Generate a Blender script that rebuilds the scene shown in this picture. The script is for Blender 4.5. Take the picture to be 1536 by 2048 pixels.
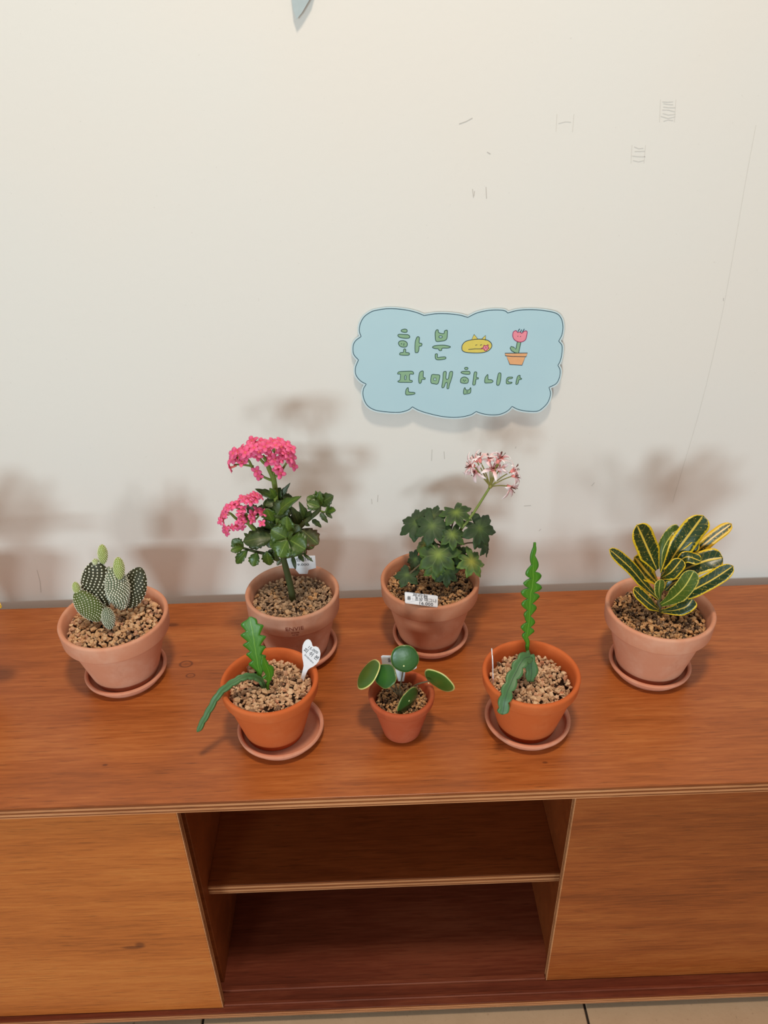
import bpy, bmesh, math, random
from mathutils import Vector, Matrix, Quaternion
from mathutils.geometry import tessellate_polygon

# ---------------------------------------------------------------- scene, camera, light
scene = bpy.context.scene
for o in list(bpy.data.objects):
    bpy.data.objects.remove(o)
COL = scene.collection
PI = math.pi
TOPZ = 0.466                    # height of the sideboard top
WALL_Y = 0.021                  # face of the wall behind the sideboard
FOC, PITCH, YAW, ROLL = 1540.0, 0.5377, 0.0164, 0.0224
CAM = Vector((0.0, -0.9258, TOPZ + 0.70))
FWD = Vector((math.sin(YAW)*math.cos(PITCH), math.cos(YAW)*math.cos(PITCH), -math.sin(PITCH)))
_r = Vector((math.cos(YAW), -math.sin(YAW), 0)); _d = FWD.cross(_r)
RIGHT = _r*math.cos(ROLL) + _d*math.sin(ROLL)
DOWN = -_r*math.sin(ROLL) + _d*math.cos(ROLL)
cd = bpy.data.cameras.new('camera'); cam = bpy.data.objects.new('camera', cd); COL.objects.link(cam)
cd.sensor_fit = 'HORIZONTAL'; cd.sensor_width = 36.0; cd.lens = 36.0*FOC/1536.0
cd.clip_start = 0.01; cd.clip_end = 50
m = Matrix((RIGHT, -DOWN, -FWD)).transposed().to_4x4(); m.translation = CAM
cam.matrix_world = m
scene.camera = cam

world = bpy.data.worlds.new('room_light'); scene.world = world; world.use_nodes = True
bg = world.node_tree.nodes['Background']
bg.inputs[0].default_value = (1.0, 0.975, 0.945, 1); bg.inputs[1].default_value = 0.33

def area(name, loc, target, size, power, color, shape='DISK', sy=None):
    l = bpy.data.lights.new(name, 'AREA'); l.shape = shape; l.size = size
    if sy: l.size_y = sy
    l.energy = power; l.color = color
    o = bpy.data.objects.new(name, l); COL.objects.link(o); o.location = loc
    o.rotation_euler = (Vector(target)-Vector(loc)).to_track_quat('-Z', 'Y').to_euler()
    return o
area('ceiling_lamp_light', (0.03, -0.74, 2.55), (0.03, -0.45, 0.4), 0.22, 20.2, (1.0, 0.84, 0.67))
area('window_light', (-1.55, -4.3, 0.86), (0, 0, 0.7), 0.85, 71, (0.71, 0.92, 1.0), 'RECTANGLE', 0.60)
area('window_light', (-0.10, -4.6, 0.90), (0, 0, 0.7), 0.60, 30, (0.84, 0.95, 1.0), 'RECTANGLE', 0.60)

vs = scene.view_settings
scene.display_settings.display_device = 'sRGB'
vs.view_transform = 'Standard'; vs.look = 'None'; vs.gamma = 1.0; vs.use_curve_mapping = False
vs.exposure = 0.0

# ---------------------------------------------------------------- helpers
def ray(px, py):
    return FWD + RIGHT*((px-768)/FOC) + DOWN*((py-1024)/FOC)
def at(px, py, Y):
    d = ray(px, py); return CAM + d*((Y-CAM.y)/d.y)
def atz(px, py, Z):
    d = ray(px, py); return CAM + d*((Z-CAM.z)/d.z)
def crop(ox, oy, s):
    return lambda zx, zy, Y: at(ox+zx/s, oy+zy/s, Y)
def s2l(c):
    return tuple(((v/255.0)/12.92 if v/255.0 <= 0.04045 else ((v/255.0+0.055)/1.055)**2.4) for v in c)
def rgba(c): return (*s2l(c), 1)

ORG = {}
def thing(name, label, cat, base, group=None):
    o = bpy.data.objects.new(name, None); COL.objects.link(o)
    o.empty_display_size = 0.02; o.location = base
    o['label'] = label; o['category'] = cat
    if group: o['group'] = group
    ORG[o] = Vector(base); return o
def tag(o, label, cat, group=None):
    o['label'] = label; o['category'] = cat
    if group: o['group'] = group
    return o
def mesh(name, verts, faces, mat, parent=None, smooth=True, uvs=None, mats=None, mi=None, origin=None):
    org = ORG[parent] if parent else Vector(origin if origin is not None else (0, 0, 0))
    me = bpy.data.meshes.new(name)
    me.from_pydata([tuple(Vector(v)-org) for v in verts], [], faces)
    for mm in (mats or [mat]): me.materials.append(mm)
    if mi: me.polygons.foreach_set('material_index', mi)
    if uvs:
        ul = me.uv_layers.new(name='UVMap')
        for lp in me.loops: ul.data[lp.index].uv = uvs[lp.vertex_index]
    me.polygons.foreach_set('use_smooth', [smooth]*len(me.polygons))
    me.update()
    o = bpy.data.objects.new(name, me); COL.objects.link(o)
    if parent: o.parent = parent
    else: o.location = org
    ORG[o] = org
    return o
def solid(o, t, off=0.0):
    md = o.modifiers.new('thickness', 'SOLIDIFY'); md.thickness = t; md.offset = off; return o
def box(name, x0, x1, y0, y1, z0, z1, mat, parent=None, bev=0.0008, seg=2, origin=None):
    bm = bmesh.new(); bmesh.ops.create_cube(bm, size=1)
    for v in bm.verts:
        v.co = Vector(((x0+x1)/2+v.co.x*(x1-x0), (y0+y1)/2+v.co.y*(y1-y0), (z0+z1)/2+v.co.z*(z1-z0)))
    if bev: bmesh.ops.bevel(bm, geom=list(bm.edges), offset=bev, segments=seg, affect='EDGES', profile=0.5)
    vs_ = [v.co.copy() for v in bm.verts]; bm.verts.index_update()
    fs = [[v.index for v in f.verts] for f in bm.faces]; bm.free()
    return mesh(name, vs_, fs, mat, parent, smooth=False, origin=origin)
def lathe_data(prof, c, n=64):
    V, F = [], []
    for (r, z) in prof:
        for k in range(n):
            a = 2*PI*k/n; V.append(Vector((c[0]+r*math.cos(a), c[1]+r*math.sin(a), c[2]+z)))
    for i in range(len(prof)-1):
        for k in range(n):
            F.append((i*n+k, i*n+(k+1) % n, (i+1)*n+(k+1) % n, (i+1)*n+k))
    F.append(tuple(range(n-1, -1, -1))); L = (len(prof)-1)*n; F.append(tuple(range(L, L+n)))
    return V, F
def cr(P, n, closed=False):
    """Catmull-Rom samples through P (Vectors or tuples)"""
    P = [Vector(p) for p in P]; out = []
    N = len(P)
    if N == 2 and not closed:
        return [P[0].lerp(P[1], i/n) for i in range(n+1)]
    segs = N if closed else N-1
    tot = n
    for i in range(tot+(0 if closed else 1)):
        t = i/tot*segs; k = min(int(t), segs-1); u = t-k
        if closed: p0, p1, p2, p3 = P[(k-1) % N], P[k], P[(k+1) % N], P[(k+2) % N]
        else:
            p1, p2 = P[k], P[k+1]
            p0 = P[k-1] if k > 0 else p1*2-p2
            p3 = P[k+2] if k+2 < N else p2*2-p1
        out.append(0.5*((2*p1)+(p2-p0)*u+(2*p0-5*p1+4*p2-p3)*u*u+(3*p1-p0-3*p2+p3)*u**3))
    return out
def tube_data(P, rad, n=8, seg=12):
    pts = cr(P, seg); V, F = [], []
    ref = Vector((0.31, -0.8, 0.2))
    for i, p in enumerate(pts):
        t = (pts[min(i+1, seg)]-pts[max(i-1, 0)]).normalized()
        a = t.cross(ref).normalized(); b = t.cross(a)
        u = i/seg
        r = rad(u) if callable(rad) else rad
        for k in range(n):
            th = 2*PI*k/n; V.append(p+a*(r*math.cos(th))+b*(r*math.sin(th)))
    for i in range(seg):
        for k in range(n):
            F.append((i*n+k, i*n+(k+1) % n, (i+1)*n+(k+1) % n, (i+1)*n+k))
    F.append(tuple(range(n-1, -1, -1))); F.append(tuple(range(seg*n, seg*n+n)))
    return V, F
def tube(name, P, rad, mat, parent, n=8, seg=12):
    V, F = tube_data(P, rad, n, seg); return mesh(name, V, F, mat, parent)
def merge(parts):
    V, F = [], []
    for v, f in parts:
        b = len(V); V += v; F += [tuple(i+b for i in q) for q in f]
    return V, F

# ---------------------------------------------------------------- materials
class NT:
    def __init__(s, name):
        s.m = bpy.data.materials.new(name); s.m.use_nodes = True; s.t = s.m.node_tree
        s.b = s.t.nodes['Principled BSDF']
    def n(s, typ, **kw):
        x = s.t.nodes.new(typ)
        for k, v in kw.items(): setattr(x, k, v)
        return x
    def l(s, a, b): s.t.links.new(a, b)
    def val(s, sock, v):
        if isinstance(v, (int, float, tuple)): sock.default_value = v
        else: s.l(v, sock)
    def math(s, op, a, b=0.0, c=0.0, clamp=False):
        x = s.n('ShaderNodeMath', operation=op, use_clamp=clamp)
        s.val(x.inputs[0], a); s.val(x.inputs[1], b); s.val(x.inputs[2], c); return x.outputs[0]
    def smooth(s, v, a, b):
        x = s.n('ShaderNodeMapRange', interpolation_type='SMOOTHSTEP'); s.val(x.inputs[0], v)
        x.inputs[1].default_value = a; x.inputs[2].default_value = b; return x.outputs[0]
    def mix(s, f, a, b, mode='MIX'):
        x = s.n('ShaderNodeMix', data_type='RGBA', blend_type=mode)
        s.val(x.inputs[0], f); s.val(x.inputs[6], a); s.val(x.inputs[7], b); return x.outputs[2]
    def noise(s, vec, scale, detail=3, rough=0.5, dist=0.0):
        x = s.n('ShaderNodeTexNoise'); x.inputs['Scale'].default_value = scale
        x.inputs['Detail'].default_value = detail; x.inputs['Roughness'].default_value = rough
        x.inputs['Distortion'].default_value = dist
        if vec is not None: s.l(vec, x.inputs['Vector'])
        return x.outputs['Fac']
    def obj(s): return s.n('ShaderNodeTexCoord').outputs['Object']
    def uv(s):
        x = s.n('ShaderNodeSeparateXYZ'); s.l(s.n('ShaderNodeTexCoord').outputs['UV'], x.inputs[0]); return x.outputs
    def scale(s, vec, v):
        x = s.n('ShaderNodeMapping'); x.inputs['Scale'].default_value = v; s.l(vec, x.inputs[0]); return x.outputs[0]
    def ramp(s, f, stops):
        x = s.n('ShaderNodeValToRGB'); e = x.color_ramp.elements
        e[0].position, e[0].color = stops[0][0], rgba(stops[0][1])
        e[1].position, e[1].color = stops[-1][0], rgba(stops[-1][1])
        for p, c in stops[1:-1]:
            q = e.new(p); q.color = rgba(c)
        s.l(f, x.inputs[0]); return x.outputs[0]
    def bump(s, h, strength, dist=0.001):
        x = s.n('ShaderNodeBump'); x.inputs['Strength'].default_value = strength
        x.inputs['Distance'].default_value = dist; s.l(h, x.inputs['Height']); s.l(x.outputs[0], s.b.inputs['Normal'])
    def out(s, col, rough=0.6, spec=0.4, sub=0.0):
        s.val(s.b.inputs['Base Color'], col); s.b.inputs['Roughness'].default_value = rough
        s.b.inputs['Specular IOR Level'].default_value = spec
        return s.m

def flat(name, c, rough=0.6, spec=0.3):
    t = NT(name); v = t.obj(); k = t.noise(v, 180, 2)
    return t.out(t.mix(t.math('MULTIPLY', k, 0.14), rgba(c), (0.02, 0.02, 0.02, 1)), rough, spec)

def wood(name, lo, mid, hi, rough=0.38, knots=(), spec=0.45):
    t = NT(name); v = t.obj()
    fine = t.noise(t.scale(v, (9, 150, 150)), 2.0, 5, 0.65, 0.3)
    wide = t.noise(t.scale(v, (1.6, 16, 16)), 1.6, 3, 0.55, 0.8)
    blot = t.noise(t.scale(v, (2.2, 5, 5)), 1.3, 2)
    pores = t.noise(t.scale(v, (26, 620, 620)), 1.0, 2, 0.6)
    f = t.math('ADD', t.math('MULTIPLY', fine, 0.5), t.math('ADD', t.math('MULTIPLY', wide, 0.38), t.math('MULTIPLY', blot, 0.30)))
    c = t.ramp(t.math('SUBTRACT', f, 0.07), [(0.38, lo), (0.52, mid), (0.66, hi)])
    c = t.mix(t.math('MULTIPLY', t.smooth(pores, 0.58, 0.72), 0.45), c, rgba(tuple(x*0.55 for x in lo)))
    for (kx, ky, kz, rx, ry, ring) in knots:
        s = t.n('ShaderNodeVectorMath', operation='SUBTRACT'); t.l(v, s.inputs[0]); s.inputs[1].default_value = (kx, ky, kz)
        q = t.n('ShaderNodeVectorMath', operation='MULTIPLY'); t.l(s.outputs[0], q.inputs[0]); q.inputs[1].default_value = (1/rx, 1/ry, 1/ry)
        ln = t.n('ShaderNodeVectorMath', operation='LENGTH'); t.l(q.outputs[0], ln.inputs[0])
        d = t.math('ADD', ln.outputs['Value'], t.math('MULTIPLY', fine, 0.25))
        if ring:
            k = t.math('MULTIPLY', t.smooth(d, 0.75, 1.0), t.math('SUBTRACT', 1.0, t.smooth(d, 1.05, 1.35)))
            k = t.math('ADD', k, t.math('MULTIPLY', t.math('SUBTRACT', 1.0, t.smooth(d, 0.2, 0.9)), 0.35))
        else: k = t.math('SUBTRACT', 1.0, t.smooth(d, 0.5, 1.25))
        c = t.mix(t.math('MULTIPLY', k, 0.62, clamp=True), c, rgba((70, 28, 12)))
    t.bump(fine, 0.10, 0.0006)
    t.l(t.math('ADD', t.math('MULTIPLY', fine, 0.16), rough-0.08), t.b.inputs['Roughness'])
    m_ = t.out(c, rough, spec)
    t.l(t.math('ADD', t.math('MULTIPLY', fine, 0.16), rough-0.08), t.b.inputs['Roughness'])
    return m_

def clay(name, base, pale, dark, amt=0.5):
    t = NT(name); v = t.obj()
    a = t.noise(v, 22, 4, 0.6); b = t.noise(t.scale(v, (1, 1, 0.35)), 55, 4, 0.65); g = t.noise(v, 900, 2)
    c = t.mix(t.math('MULTIPLY', t.smooth(a, 0.42, 0.70), amt), rgba(base), rgba(pale))
    c = t.mix(t.math('MULTIPLY', t.smooth(b, 0.55, 0.75), 0.30), c, rgba(dark))
    t.bump(t.math('ADD', t.math('MULTIPLY', g, 0.5), b), 0.12, 0.0005)
    return t.out(c, 0.82, 0.2)

def gravel(name, stops, island):
    t = NT(name); v = t.obj()
    r = t.n('ShaderNodeNewGeometry').outputs['Random Per Island'] if island else t.n('ShaderNodeObjectInfo').outputs['Random']
    k = 1.0 if island else 0.0042
    sp = t.noise(v, 520*k, 4, 0.75)
    sp2 = t.noise(v, 170*k, 2, 0.6)
    c = t.ramp(r, stops)
    c = t.mix(t.smooth(sp, 0.50, 0.68), c, rgba((236, 204, 168)))
    c = t.mix(t.math('MULTIPLY', t.smooth(sp, 0.44, 0.28), 0.6), c, rgba((96, 66, 48)))
    c = t.mix(t.math('MULTIPLY', t.smooth(sp2, 0.58, 0.74), 0.3), c, rgba((112, 92, 78)))
    t.bump(sp, 0.5, 0.0008)
    return t.out(c, 0.85, 0.2)

def leafmat(name, edge, inner, vein, vein_w=0.05, spots=0.0, rough=0.42, rim=None, rim_w=0.08, rnd=0.25, side=6.0, vein_amt=0.5):
    """u across (0..1), v along"""
    t = NT(name); u = t.uv(); v = t.obj()
    d = t.math('ABSOLUTE', t.math('SUBTRACT', u[0], 0.5)); d2 = t.math('MULTIPLY', d, 2.0)
    n1 = t.noise(v, 140, 3); n2 = t.noise(v, 420, 2)
    c = t.mix(t.math('ADD', t.math('MULTIPLY', d2, 0.7), t.math('MULTIPLY', n1, 0.3)), rgba(inner), rgba(edge))
    orr = t.n('ShaderNodeObjectInfo').outputs['Random']
    c = t.mix(t.math('MULTIPLY', orr, rnd), c, rgba(tuple(x*0.45 for x in inner)))
    sv = t.math('FRACT', t.math('ADD', t.math('MULTIPLY', u[1], side), t.math('MULTIPLY', d, -2.2)))
    sv = t.math('MULTIPLY', t.math('SUBTRACT', 1.0, t.smooth(t.math('ABSOLUTE', t.math('SUBTRACT', sv, 0.5)), 0.0, 0.12)), 0.35)
    c = t.mix(t.math('MULTIPLY', sv, vein_amt), c, rgba(vein))
    if spots:
        c = t.mix(t.math('MULTIPLY', t.smooth(n2, 0.62, 0.70), spots), c, rgba(vein))
    if rim:
        e = t.math('ADD', d2, t.math('MULTIPLY', t.math('SUBTRACT', n2, 0.5), 0.30))
        c = t.mix(t.smooth(e, 1-rim_w*1.6, 1-rim_w*0.9), c, rgba(rim))
    mv = t.math('SUBTRACT', 1.0, t.smooth(d2, vein_w*0.6, vein_w*1.3))
    c = t.mix(t.math('MULTIPLY', mv, vein_amt if not rim else 1.0), c, rgba(vein))
    t.bump(t.math('ADD', n1, mv), 0.2, 0.001)
    return t.out(c, rough, 0.45)

def radialmat(name, stops, rough=0.5, veins=7, vein_c=(150, 170, 90), wav=0.12, vein_amt=0.5):
    t = NT(name); u = t.uv(); v = t.obj()
    n1 = t.noise(v, 160, 3)
    r = t.math('ADD', u[0], t.math('MULTIPLY', t.math('SUBTRACT', n1, 0.5), wav))
    c = t.ramp(r, stops)
    orr = t.n('ShaderNodeObjectInfo').outputs['Random']
    c = t.mix(t.math('MULTIPLY', orr, 0.22), c, rgba((24, 40, 18)))
    if veins:
        a = t.math('FRACT', t.math('ADD', t.math('MULTIPLY', u[1], veins), 0.5))
        w = t.math('SUBTRACT', 1.0, t.smooth(t.math('ABSOLUTE', t.math('SUBTRACT', a, 0.5)), 0.0, 0.045))
        w = t.math('MULTIPLY', w, t.math('SUBTRACT', 1.0, t.smooth(u[0], 0.5, 0.95)))
        c = t.mix(t.math('MULTIPLY', w, vein_amt), c, rgba(vein_c))
    t.bump(n1, 0.2, 0.001)
    return t.out(c, rough, 0.4)

def wallmat():
    t = NT('painted_wall'); v = t.obj()
    a = t.noise(v, 3.0, 3); b = t.noise(v, 90, 4, 0.6); sp = t.noise(v, 260, 2)
    c = t.mix(t.math('MULTIPLY', t.smooth(a, 0.4, 0.65), 0.5), rgba((230, 226, 219)), rgba((232, 225, 216)))
    c = t.mix(t.math('MULTIPLY', t.smooth(sp, 0.74, 0.80), 0.25), c, rgba((190, 180, 170)))
    t.bump(t.math('ADD', b, t.math('MULTIPLY', sp, 0.3)), 0.10, 0.0015)
    return t.out(c, 0.75, 0.2)

M = {}
M['wall'] = wallmat()
M['mark'] = flat('scuffed_paint', (204, 197, 189), 0.9, 0.1)
M['mark_dark'] = flat('dark_scuff', (120, 110, 102), 0.9, 0.1)
M['seam'] = flat('wall_seam', (222, 216, 208), 0.9, 0.1)
KN = [(atz(372, 1328, TOPZ), .0085, .0065, True), (atz(381, 1351, TOPZ), .006, .004, True), 
      (atz(590, 1165, TOPZ), .010, .004, False), (atz(345, 1250, TOPZ), .012, .005, False), (atz(1090, 1525, TOPZ), .004, .002, False), (atz(210, 1530, TOPZ), .004, .002, False)]
LK = at(265, 1895, -.353); LK2 = at(280, 1890, -.353)
M['wood'] = wood('varnished_wood', (144, 76, 30), (169, 92, 40), (188, 112, 56), 0.36,
                 [(k[0].x, k[0].y+0.18, TOPZ, k[1], k[2], k[3]) for k in KN])
M['wood_door'] = wood('pale_door_veneer', (152, 80, 30), (180, 99, 40), (194, 116, 52), 0.40, [(LK.x, LK.y+0.18, LK.z, .017, .005, False), (LK2.x, LK2.y+0.18, LK2.z, .008, .007, False)])
M['wood_dark'] = wood('dark_door_veneer', (116, 54, 17), (146, 72, 26), (164, 90, 38), 0.42)
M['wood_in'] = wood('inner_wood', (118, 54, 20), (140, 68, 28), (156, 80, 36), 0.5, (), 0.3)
M['wood_red'] = wood('red_stained_wood', (96, 40, 20), (114, 50, 28), (132, 66, 40), 0.45, (), 0.35)
M['ply_light'] = wood('pale_ply', (168, 108, 66), (192, 130, 86), (206, 146, 100), 0.55, (), 0.3)
M['ply_dark'] = wood('dark_ply', (112, 56, 22), (132, 70, 30), (150, 86, 42), 0.55, (), 0.3)
M['clay_pale'] = clay('pale_terracotta', (212, 144, 112), (220, 164, 136), (192, 118, 86), 0.8)
M['clay_dusty'] = clay('dusty_terracotta', (202, 140, 110), (212, 166, 142), (176, 112, 82), 0.7)
M['clay_brown'] = clay('brown_terracotta', (200, 132, 98), (208, 152, 122), (172, 102, 72), 0.6)
M['clay_orange'] = clay('orange_terracotta', (200, 98, 48), (206, 114, 66), (182, 82, 38), 0.5)
M['clay_red'] = clay('red_terracotta', (180, 86, 52), (190, 106, 74), (150, 62, 34), 0.6)
M['clay_saucer'] = clay('saucer_terracotta', (212, 142, 112), (220, 164, 138), (190, 116, 86), 0.6)
M['stamp'] = flat('pressed_letters', (128, 62, 44), 0.9, 0.1)
M['soil'] = flat('dark_soil', (58, 40, 30), 0.95, 0.1)
ORANGE = [(0.0, (82, 66, 58)), (0.10, (120, 92, 74)), (0.22, (216, 166, 120)), (0.5, (230, 186, 140)), (0.8, (240, 204, 162)), (1.0, (206, 150, 122))]
GREY = [(0.0, (82, 66, 54)), (0.2, (146, 120, 98)), (0.55, (188, 158, 128)), (0.85, (206, 172, 136)), (1.0, (208, 154, 98))]
BEIGE = [(0.0, (96, 74, 62)), (0.12, (170, 132, 102)), (0.45, (222, 182, 142)), (0.85, (236, 202, 166)), (1.0, (200, 134, 102))]
MIXED = [(0.0, (58, 44, 36)), (0.25, (124, 96, 74)), (0.5, (208, 156, 104)), (0.85, (222, 176, 124)), (1.0, (170, 132, 96))]
for k, st in (('orange', ORANGE), ('grey', GREY), ('beige', BEIGE), ('mixed', MIXED)):
    M['peb_'+k] = gravel('pebble_'+k, st, False); M['grv_'+k] = gravel('gravel_'+k, st, True)
M['cactus_dark'] = flat('dark_cactus_skin', (58, 56, 32), 0.55)
M['cactus_green'] = flat('green_cactus_skin', (90, 102, 46), 0.55)
M['cactus_grey'] = flat('grey_cactus_skin', (98, 108, 82), 0.6)
M['cactus_young'] = flat('young_cactus_skin', (150, 166, 84), 0.6)
M['spine'] = flat('white_spine_tuft', (226, 226, 206), 0.9, 0.1)
M['spine_y'] = flat('cream_spine_tuft', (232, 234, 190), 0.9, 0.1)
M['kal'] = leafmat('kalanchoe_leaf', (54, 80, 28), (86, 112, 34), (128, 148, 60), 0.05, 0, 0.34, rnd=0.45)
M['kal_dark'] = leafmat('dark_kalanchoe_leaf', (50, 64, 30), (66, 84, 32), (106, 116, 62), 0.05, 0, 0.4, rnd=0.45)
M['kal_red'] = leafmat('red_edged_leaf', (92, 62, 40), (72, 96, 44), (122, 132, 70), 0.05, 0, 0.38, rim=(110, 60, 44), rim_w=0.06, rnd=0.3)
M['kal_stem'] = flat('kalanchoe_stem', (112, 130, 54), 0.55)
M['kal_bark'] = flat('woody_stem', (72, 78, 40), 0.7)
def petalmat(name, a, b, c, dk=0.30):
    t = NT(name); u = t.uv(); orr = t.n('ShaderNodeObjectInfo').outputs['Random']
    col = t.ramp(u[1], [(0.0, c), (0.25, a), (1.0, b)])
    col = t.mix(t.math('MULTIPLY', orr, dk), col, rgba(tuple(x*0.72 for x in a)))
    return t.out(col, 0.6, 0.25)
M['petal_pink'] = petalmat('pink_petal', (246, 88, 138), (252, 128, 166), (240, 122, 110))
M['petal_pale'] = petalmat('pale_pink_petal', (252, 206, 206), (255, 250, 250), (248, 150, 142), 0.08)
M['anther'] = flat('dark_anther', (104, 50, 38), 0.7)
M['pedicel'] = flat('olive_pedicel', (150, 142, 74), 0.55)
M['ger_stem'] = flat('geranium_stem', (128, 142, 68), 0.55)
M['petiole'] = flat('brown_petiole', (96, 80, 56), 0.6)
M['ger'] = radialmat('geranium_leaf', [(0.0, (124, 142, 58)), (0.28, (84, 104, 44)), (0.55, (52, 70, 36)), (0.8, (60, 84, 38)), (1.0, (82, 108, 46))], 0.6, 7, (130, 148, 84))
M['ger_dark'] = radialmat('dark_geranium_leaf', [(0.0, (94, 114, 52)), (0.3, (60, 80, 42)), (0.7, (46, 64, 36)), (1.0, (56, 80, 42))], 0.6, 7, (96, 116, 74))
M['ger_yellow'] = radialmat('yellowing_geranium_leaf', [(0.0, (154, 152, 60)), (0.35, (110, 118, 50)), (0.7, (72, 100, 46)), (1.0, (110, 134, 58))], 0.6, 7, (166, 166, 84))
M['pilea'] = radialmat('coin_plant_leaf', [(0.0, (64, 108, 44)), (0.5, (54, 98, 42)), (0.93, (48, 88, 40)), (0.98, (110, 132, 60)), (1.0, (170, 160, 96))], 0.28, 0)
M['pilea_pale'] = radialmat('pale_rimmed_leaf', [(0.0, (78, 104, 34)), (0.5, (66, 100, 34)), (0.915, (70, 106, 38)), (0.955, (206, 206, 120)), (1.0, (222, 214, 140))], 0.3, 0, wav=0.05)
M['pilea_dot'] = flat('pale_leaf_spot', (216, 222, 160), 0.5)
M['fish'] = leafmat('fishbone_stem', (60, 124, 26), (74, 134, 24), (120, 166, 60), 0.06, 0, 0.35, rnd=0.2, side=0.0, vein_amt=0.6)
M['fish_dark'] = leafmat('old_fishbone_stem', (82, 122, 72), (66, 108, 60), (58, 84, 54), 0.10, 0.15, 0.45, rnd=0.1, side=0.0, vein_amt=0.8)
M['crot'] = leafmat('croton_leaf', (34, 58, 28), (40, 66, 30), (222, 186, 72), 0.09, 0.55, 0.3, rim=(232, 192, 40), rim_w=0.13, rnd=0.25, side=9.0, vein_amt=0.35)
M['crot_yel'] = leafmat('yellow_croton_leaf', (60, 70, 26), (52, 62, 24), (232, 178, 60), 0.14, 0.9, 0.3, rim=(236, 184, 36), rim_w=0.36, rnd=0.1, side=9.0, vein_amt=0.6)
M['crot_green'] = leafmat('green_croton_leaf', (64, 92, 34), (84, 106, 34), (206, 196, 96), 0.07, 0.2, 0.3, rim=(214, 196, 92), rim_w=0.07, rnd=0.25, side=8.0, vein_amt=0.35)
M['crot_stem'] = flat('croton_stem', (104, 96, 70), 0.7)
M['tagw'] = flat('white_plastic', (240, 240, 244), 0.45, 0.4)
M['ink'] = flat('black_ink', (28, 28, 34), 0.7)
M['ink_grey'] = flat('grey_ink', (168, 168, 172), 0.7)
M['paper'] = flat('paper_border', (206, 224, 228), 0.85, 0.15)
def papermat():
    t = NT('blue_paper'); v = t.obj(); a = t.noise(v, 14, 2)
    return t.out(t.mix(a, rgba((174, 204, 214)), rgba((184, 212, 219))), 0.8, 0.2)
M['blue'] = papermat()
M['line'] = flat('outline_ink', (44, 70, 84), 0.8, 0.1)
M['p_green'] = flat('green_print', (146, 182, 148), 0.8, 0.1)
M['p_dkline'] = flat('dark_green_ink', (42, 74, 64), 0.8, 0.1)
M['p_yellow'] = flat('yellow_print', (226, 206, 104), 0.8, 0.1)
M['p_pink'] = flat('pink_print', (242, 150, 164), 0.8, 0.1)
M['p_peach'] = flat('peach_print', (236, 176, 126), 0.8, 0.1)
M['p_magenta'] = flat('magenta_ink', (150, 50, 96), 0.8, 0.1)
M['cutout'] = flat('grey_blue_paper', (186, 198, 200), 0.85, 0.1)
M['dark'] = flat('dark_plinth', (50, 34, 26), 0.8)
def tilemat():
    t = NT('beige_floor_tile'); v = t.obj()
    a = t.noise(v, 24, 4, 0.6); b = t.noise(v, 160, 3, 0.6); s = t.noise(t.scale(v, (1, 0.3, 1)), 90, 2)
    c = t.mix(a, rgba((186, 156, 124)), rgba((204, 174, 142)))
    c = t.mix(t.math('MULTIPLY', t.smooth(b, 0.6, 0.75), 0.35), c, rgba((142, 112, 86)))
    c = t.mix(t.math('MULTIPLY', t.smooth(s, 0.7, 0.76), 0.5), c, rgba((104, 82, 62)))
    t.bump(b, 0.15, 0.001); return t.out(c, 0.6, 0.35)
M['tile'] = tilemat()
M['grout'] = flat('dark_grout', (62, 52, 44), 0.9)

# ---------------------------------------------------------------- the setting
floor = box('floor', -2.7, 2.7, -3.2, 0.12, -0.08, -0.004, M['grout'], None, 0); floor['kind'] = 'structure'
t0 = None; TP = 0.54
for i in range(-4, 4):
    for j in range(-5, 1):
        x0 = 0.28+i*TP; y0 = -0.70+(j+1)*TP+0.54*0
        x1, y1 = x0+TP-0.0035, y0+TP-0.0035
        if y0 > 0.0 or y1 < -3.1 or x1 > 2.7 or x0 < -2.7: continue
        y1 = min(y1, WALL_Y)
        box('floor_tile', x0, x1, y0, y1, -0.004, 0.0, M['tile'], floor, 0.0012, 1)
wall = box('wall_back', -2.7, 2.7, WALL_Y, WALL_Y+0.12, -0.08, 2.75, M['wall'], None, 0); wall['kind'] = 'structure'

def ribbon_data(pts, w, nrm, closed=False):
    pts = [Vector(p) for p in pts]; N = len(pts); V, F = [], []
    for i, p in enumerate(pts):
        a = pts[(i-1) % N] if (closed or i > 0) else p
        b = pts[(i+1) % N] if (closed or i < N-1) else p
        t = (b-a).normalized(); s = t.cross(nrm).normalized()*(w/2)
        V += [p-s, p+s]
    for i in range(N if closed else N-1):
        k = (i+1) % N; F.append((2*i, 2*i+1, 2*k+1, 2*k))
    return V, F
WN = Vector((0, -1, 0))
def wallmark(name, lines, w, mat):
    V, F = merge([ribbon_data([at(x, y, WALL_Y-0.0003) for x, y in l], w, WN) for l in lines])
    return mesh(name, V, F, mat, wall, smooth=False)
wallmark('wall_seam', [[(p.x, p.y) for p in cr([(1512, 250, 0), (1490, 370, 0), (1450, 600, 0), (1405, 800, 0), (1345, 1005, 0)], 14)]], 0.0006, M['seam'])
rr = random.Random(5)
def residue(x0, y0, x1, y1, n):
    L = [[(x0, y0), (x0-2, y1)], [(x1, y0), (x1-3, y1)]]
    for k in range(n):
        y = y0+(y1-y0)*(k+0.5)/n; L.append([(x0+rr.uniform(0, 6), y+rr.uniform(-2, 2)), ((x0+x1)/2, y+rr.uniform(-3, 3)), (x1-rr.uniform(0, 6), y+rr.uniform(-2, 2))])
    wallmark('tape_residue', L, 0.0006, M['seam'])
residue(1321, 199, 1352, 244, 7); residue(1264, 290, 1291, 326, 4); residue(1114, 228, 1148, 264, 1)
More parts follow.
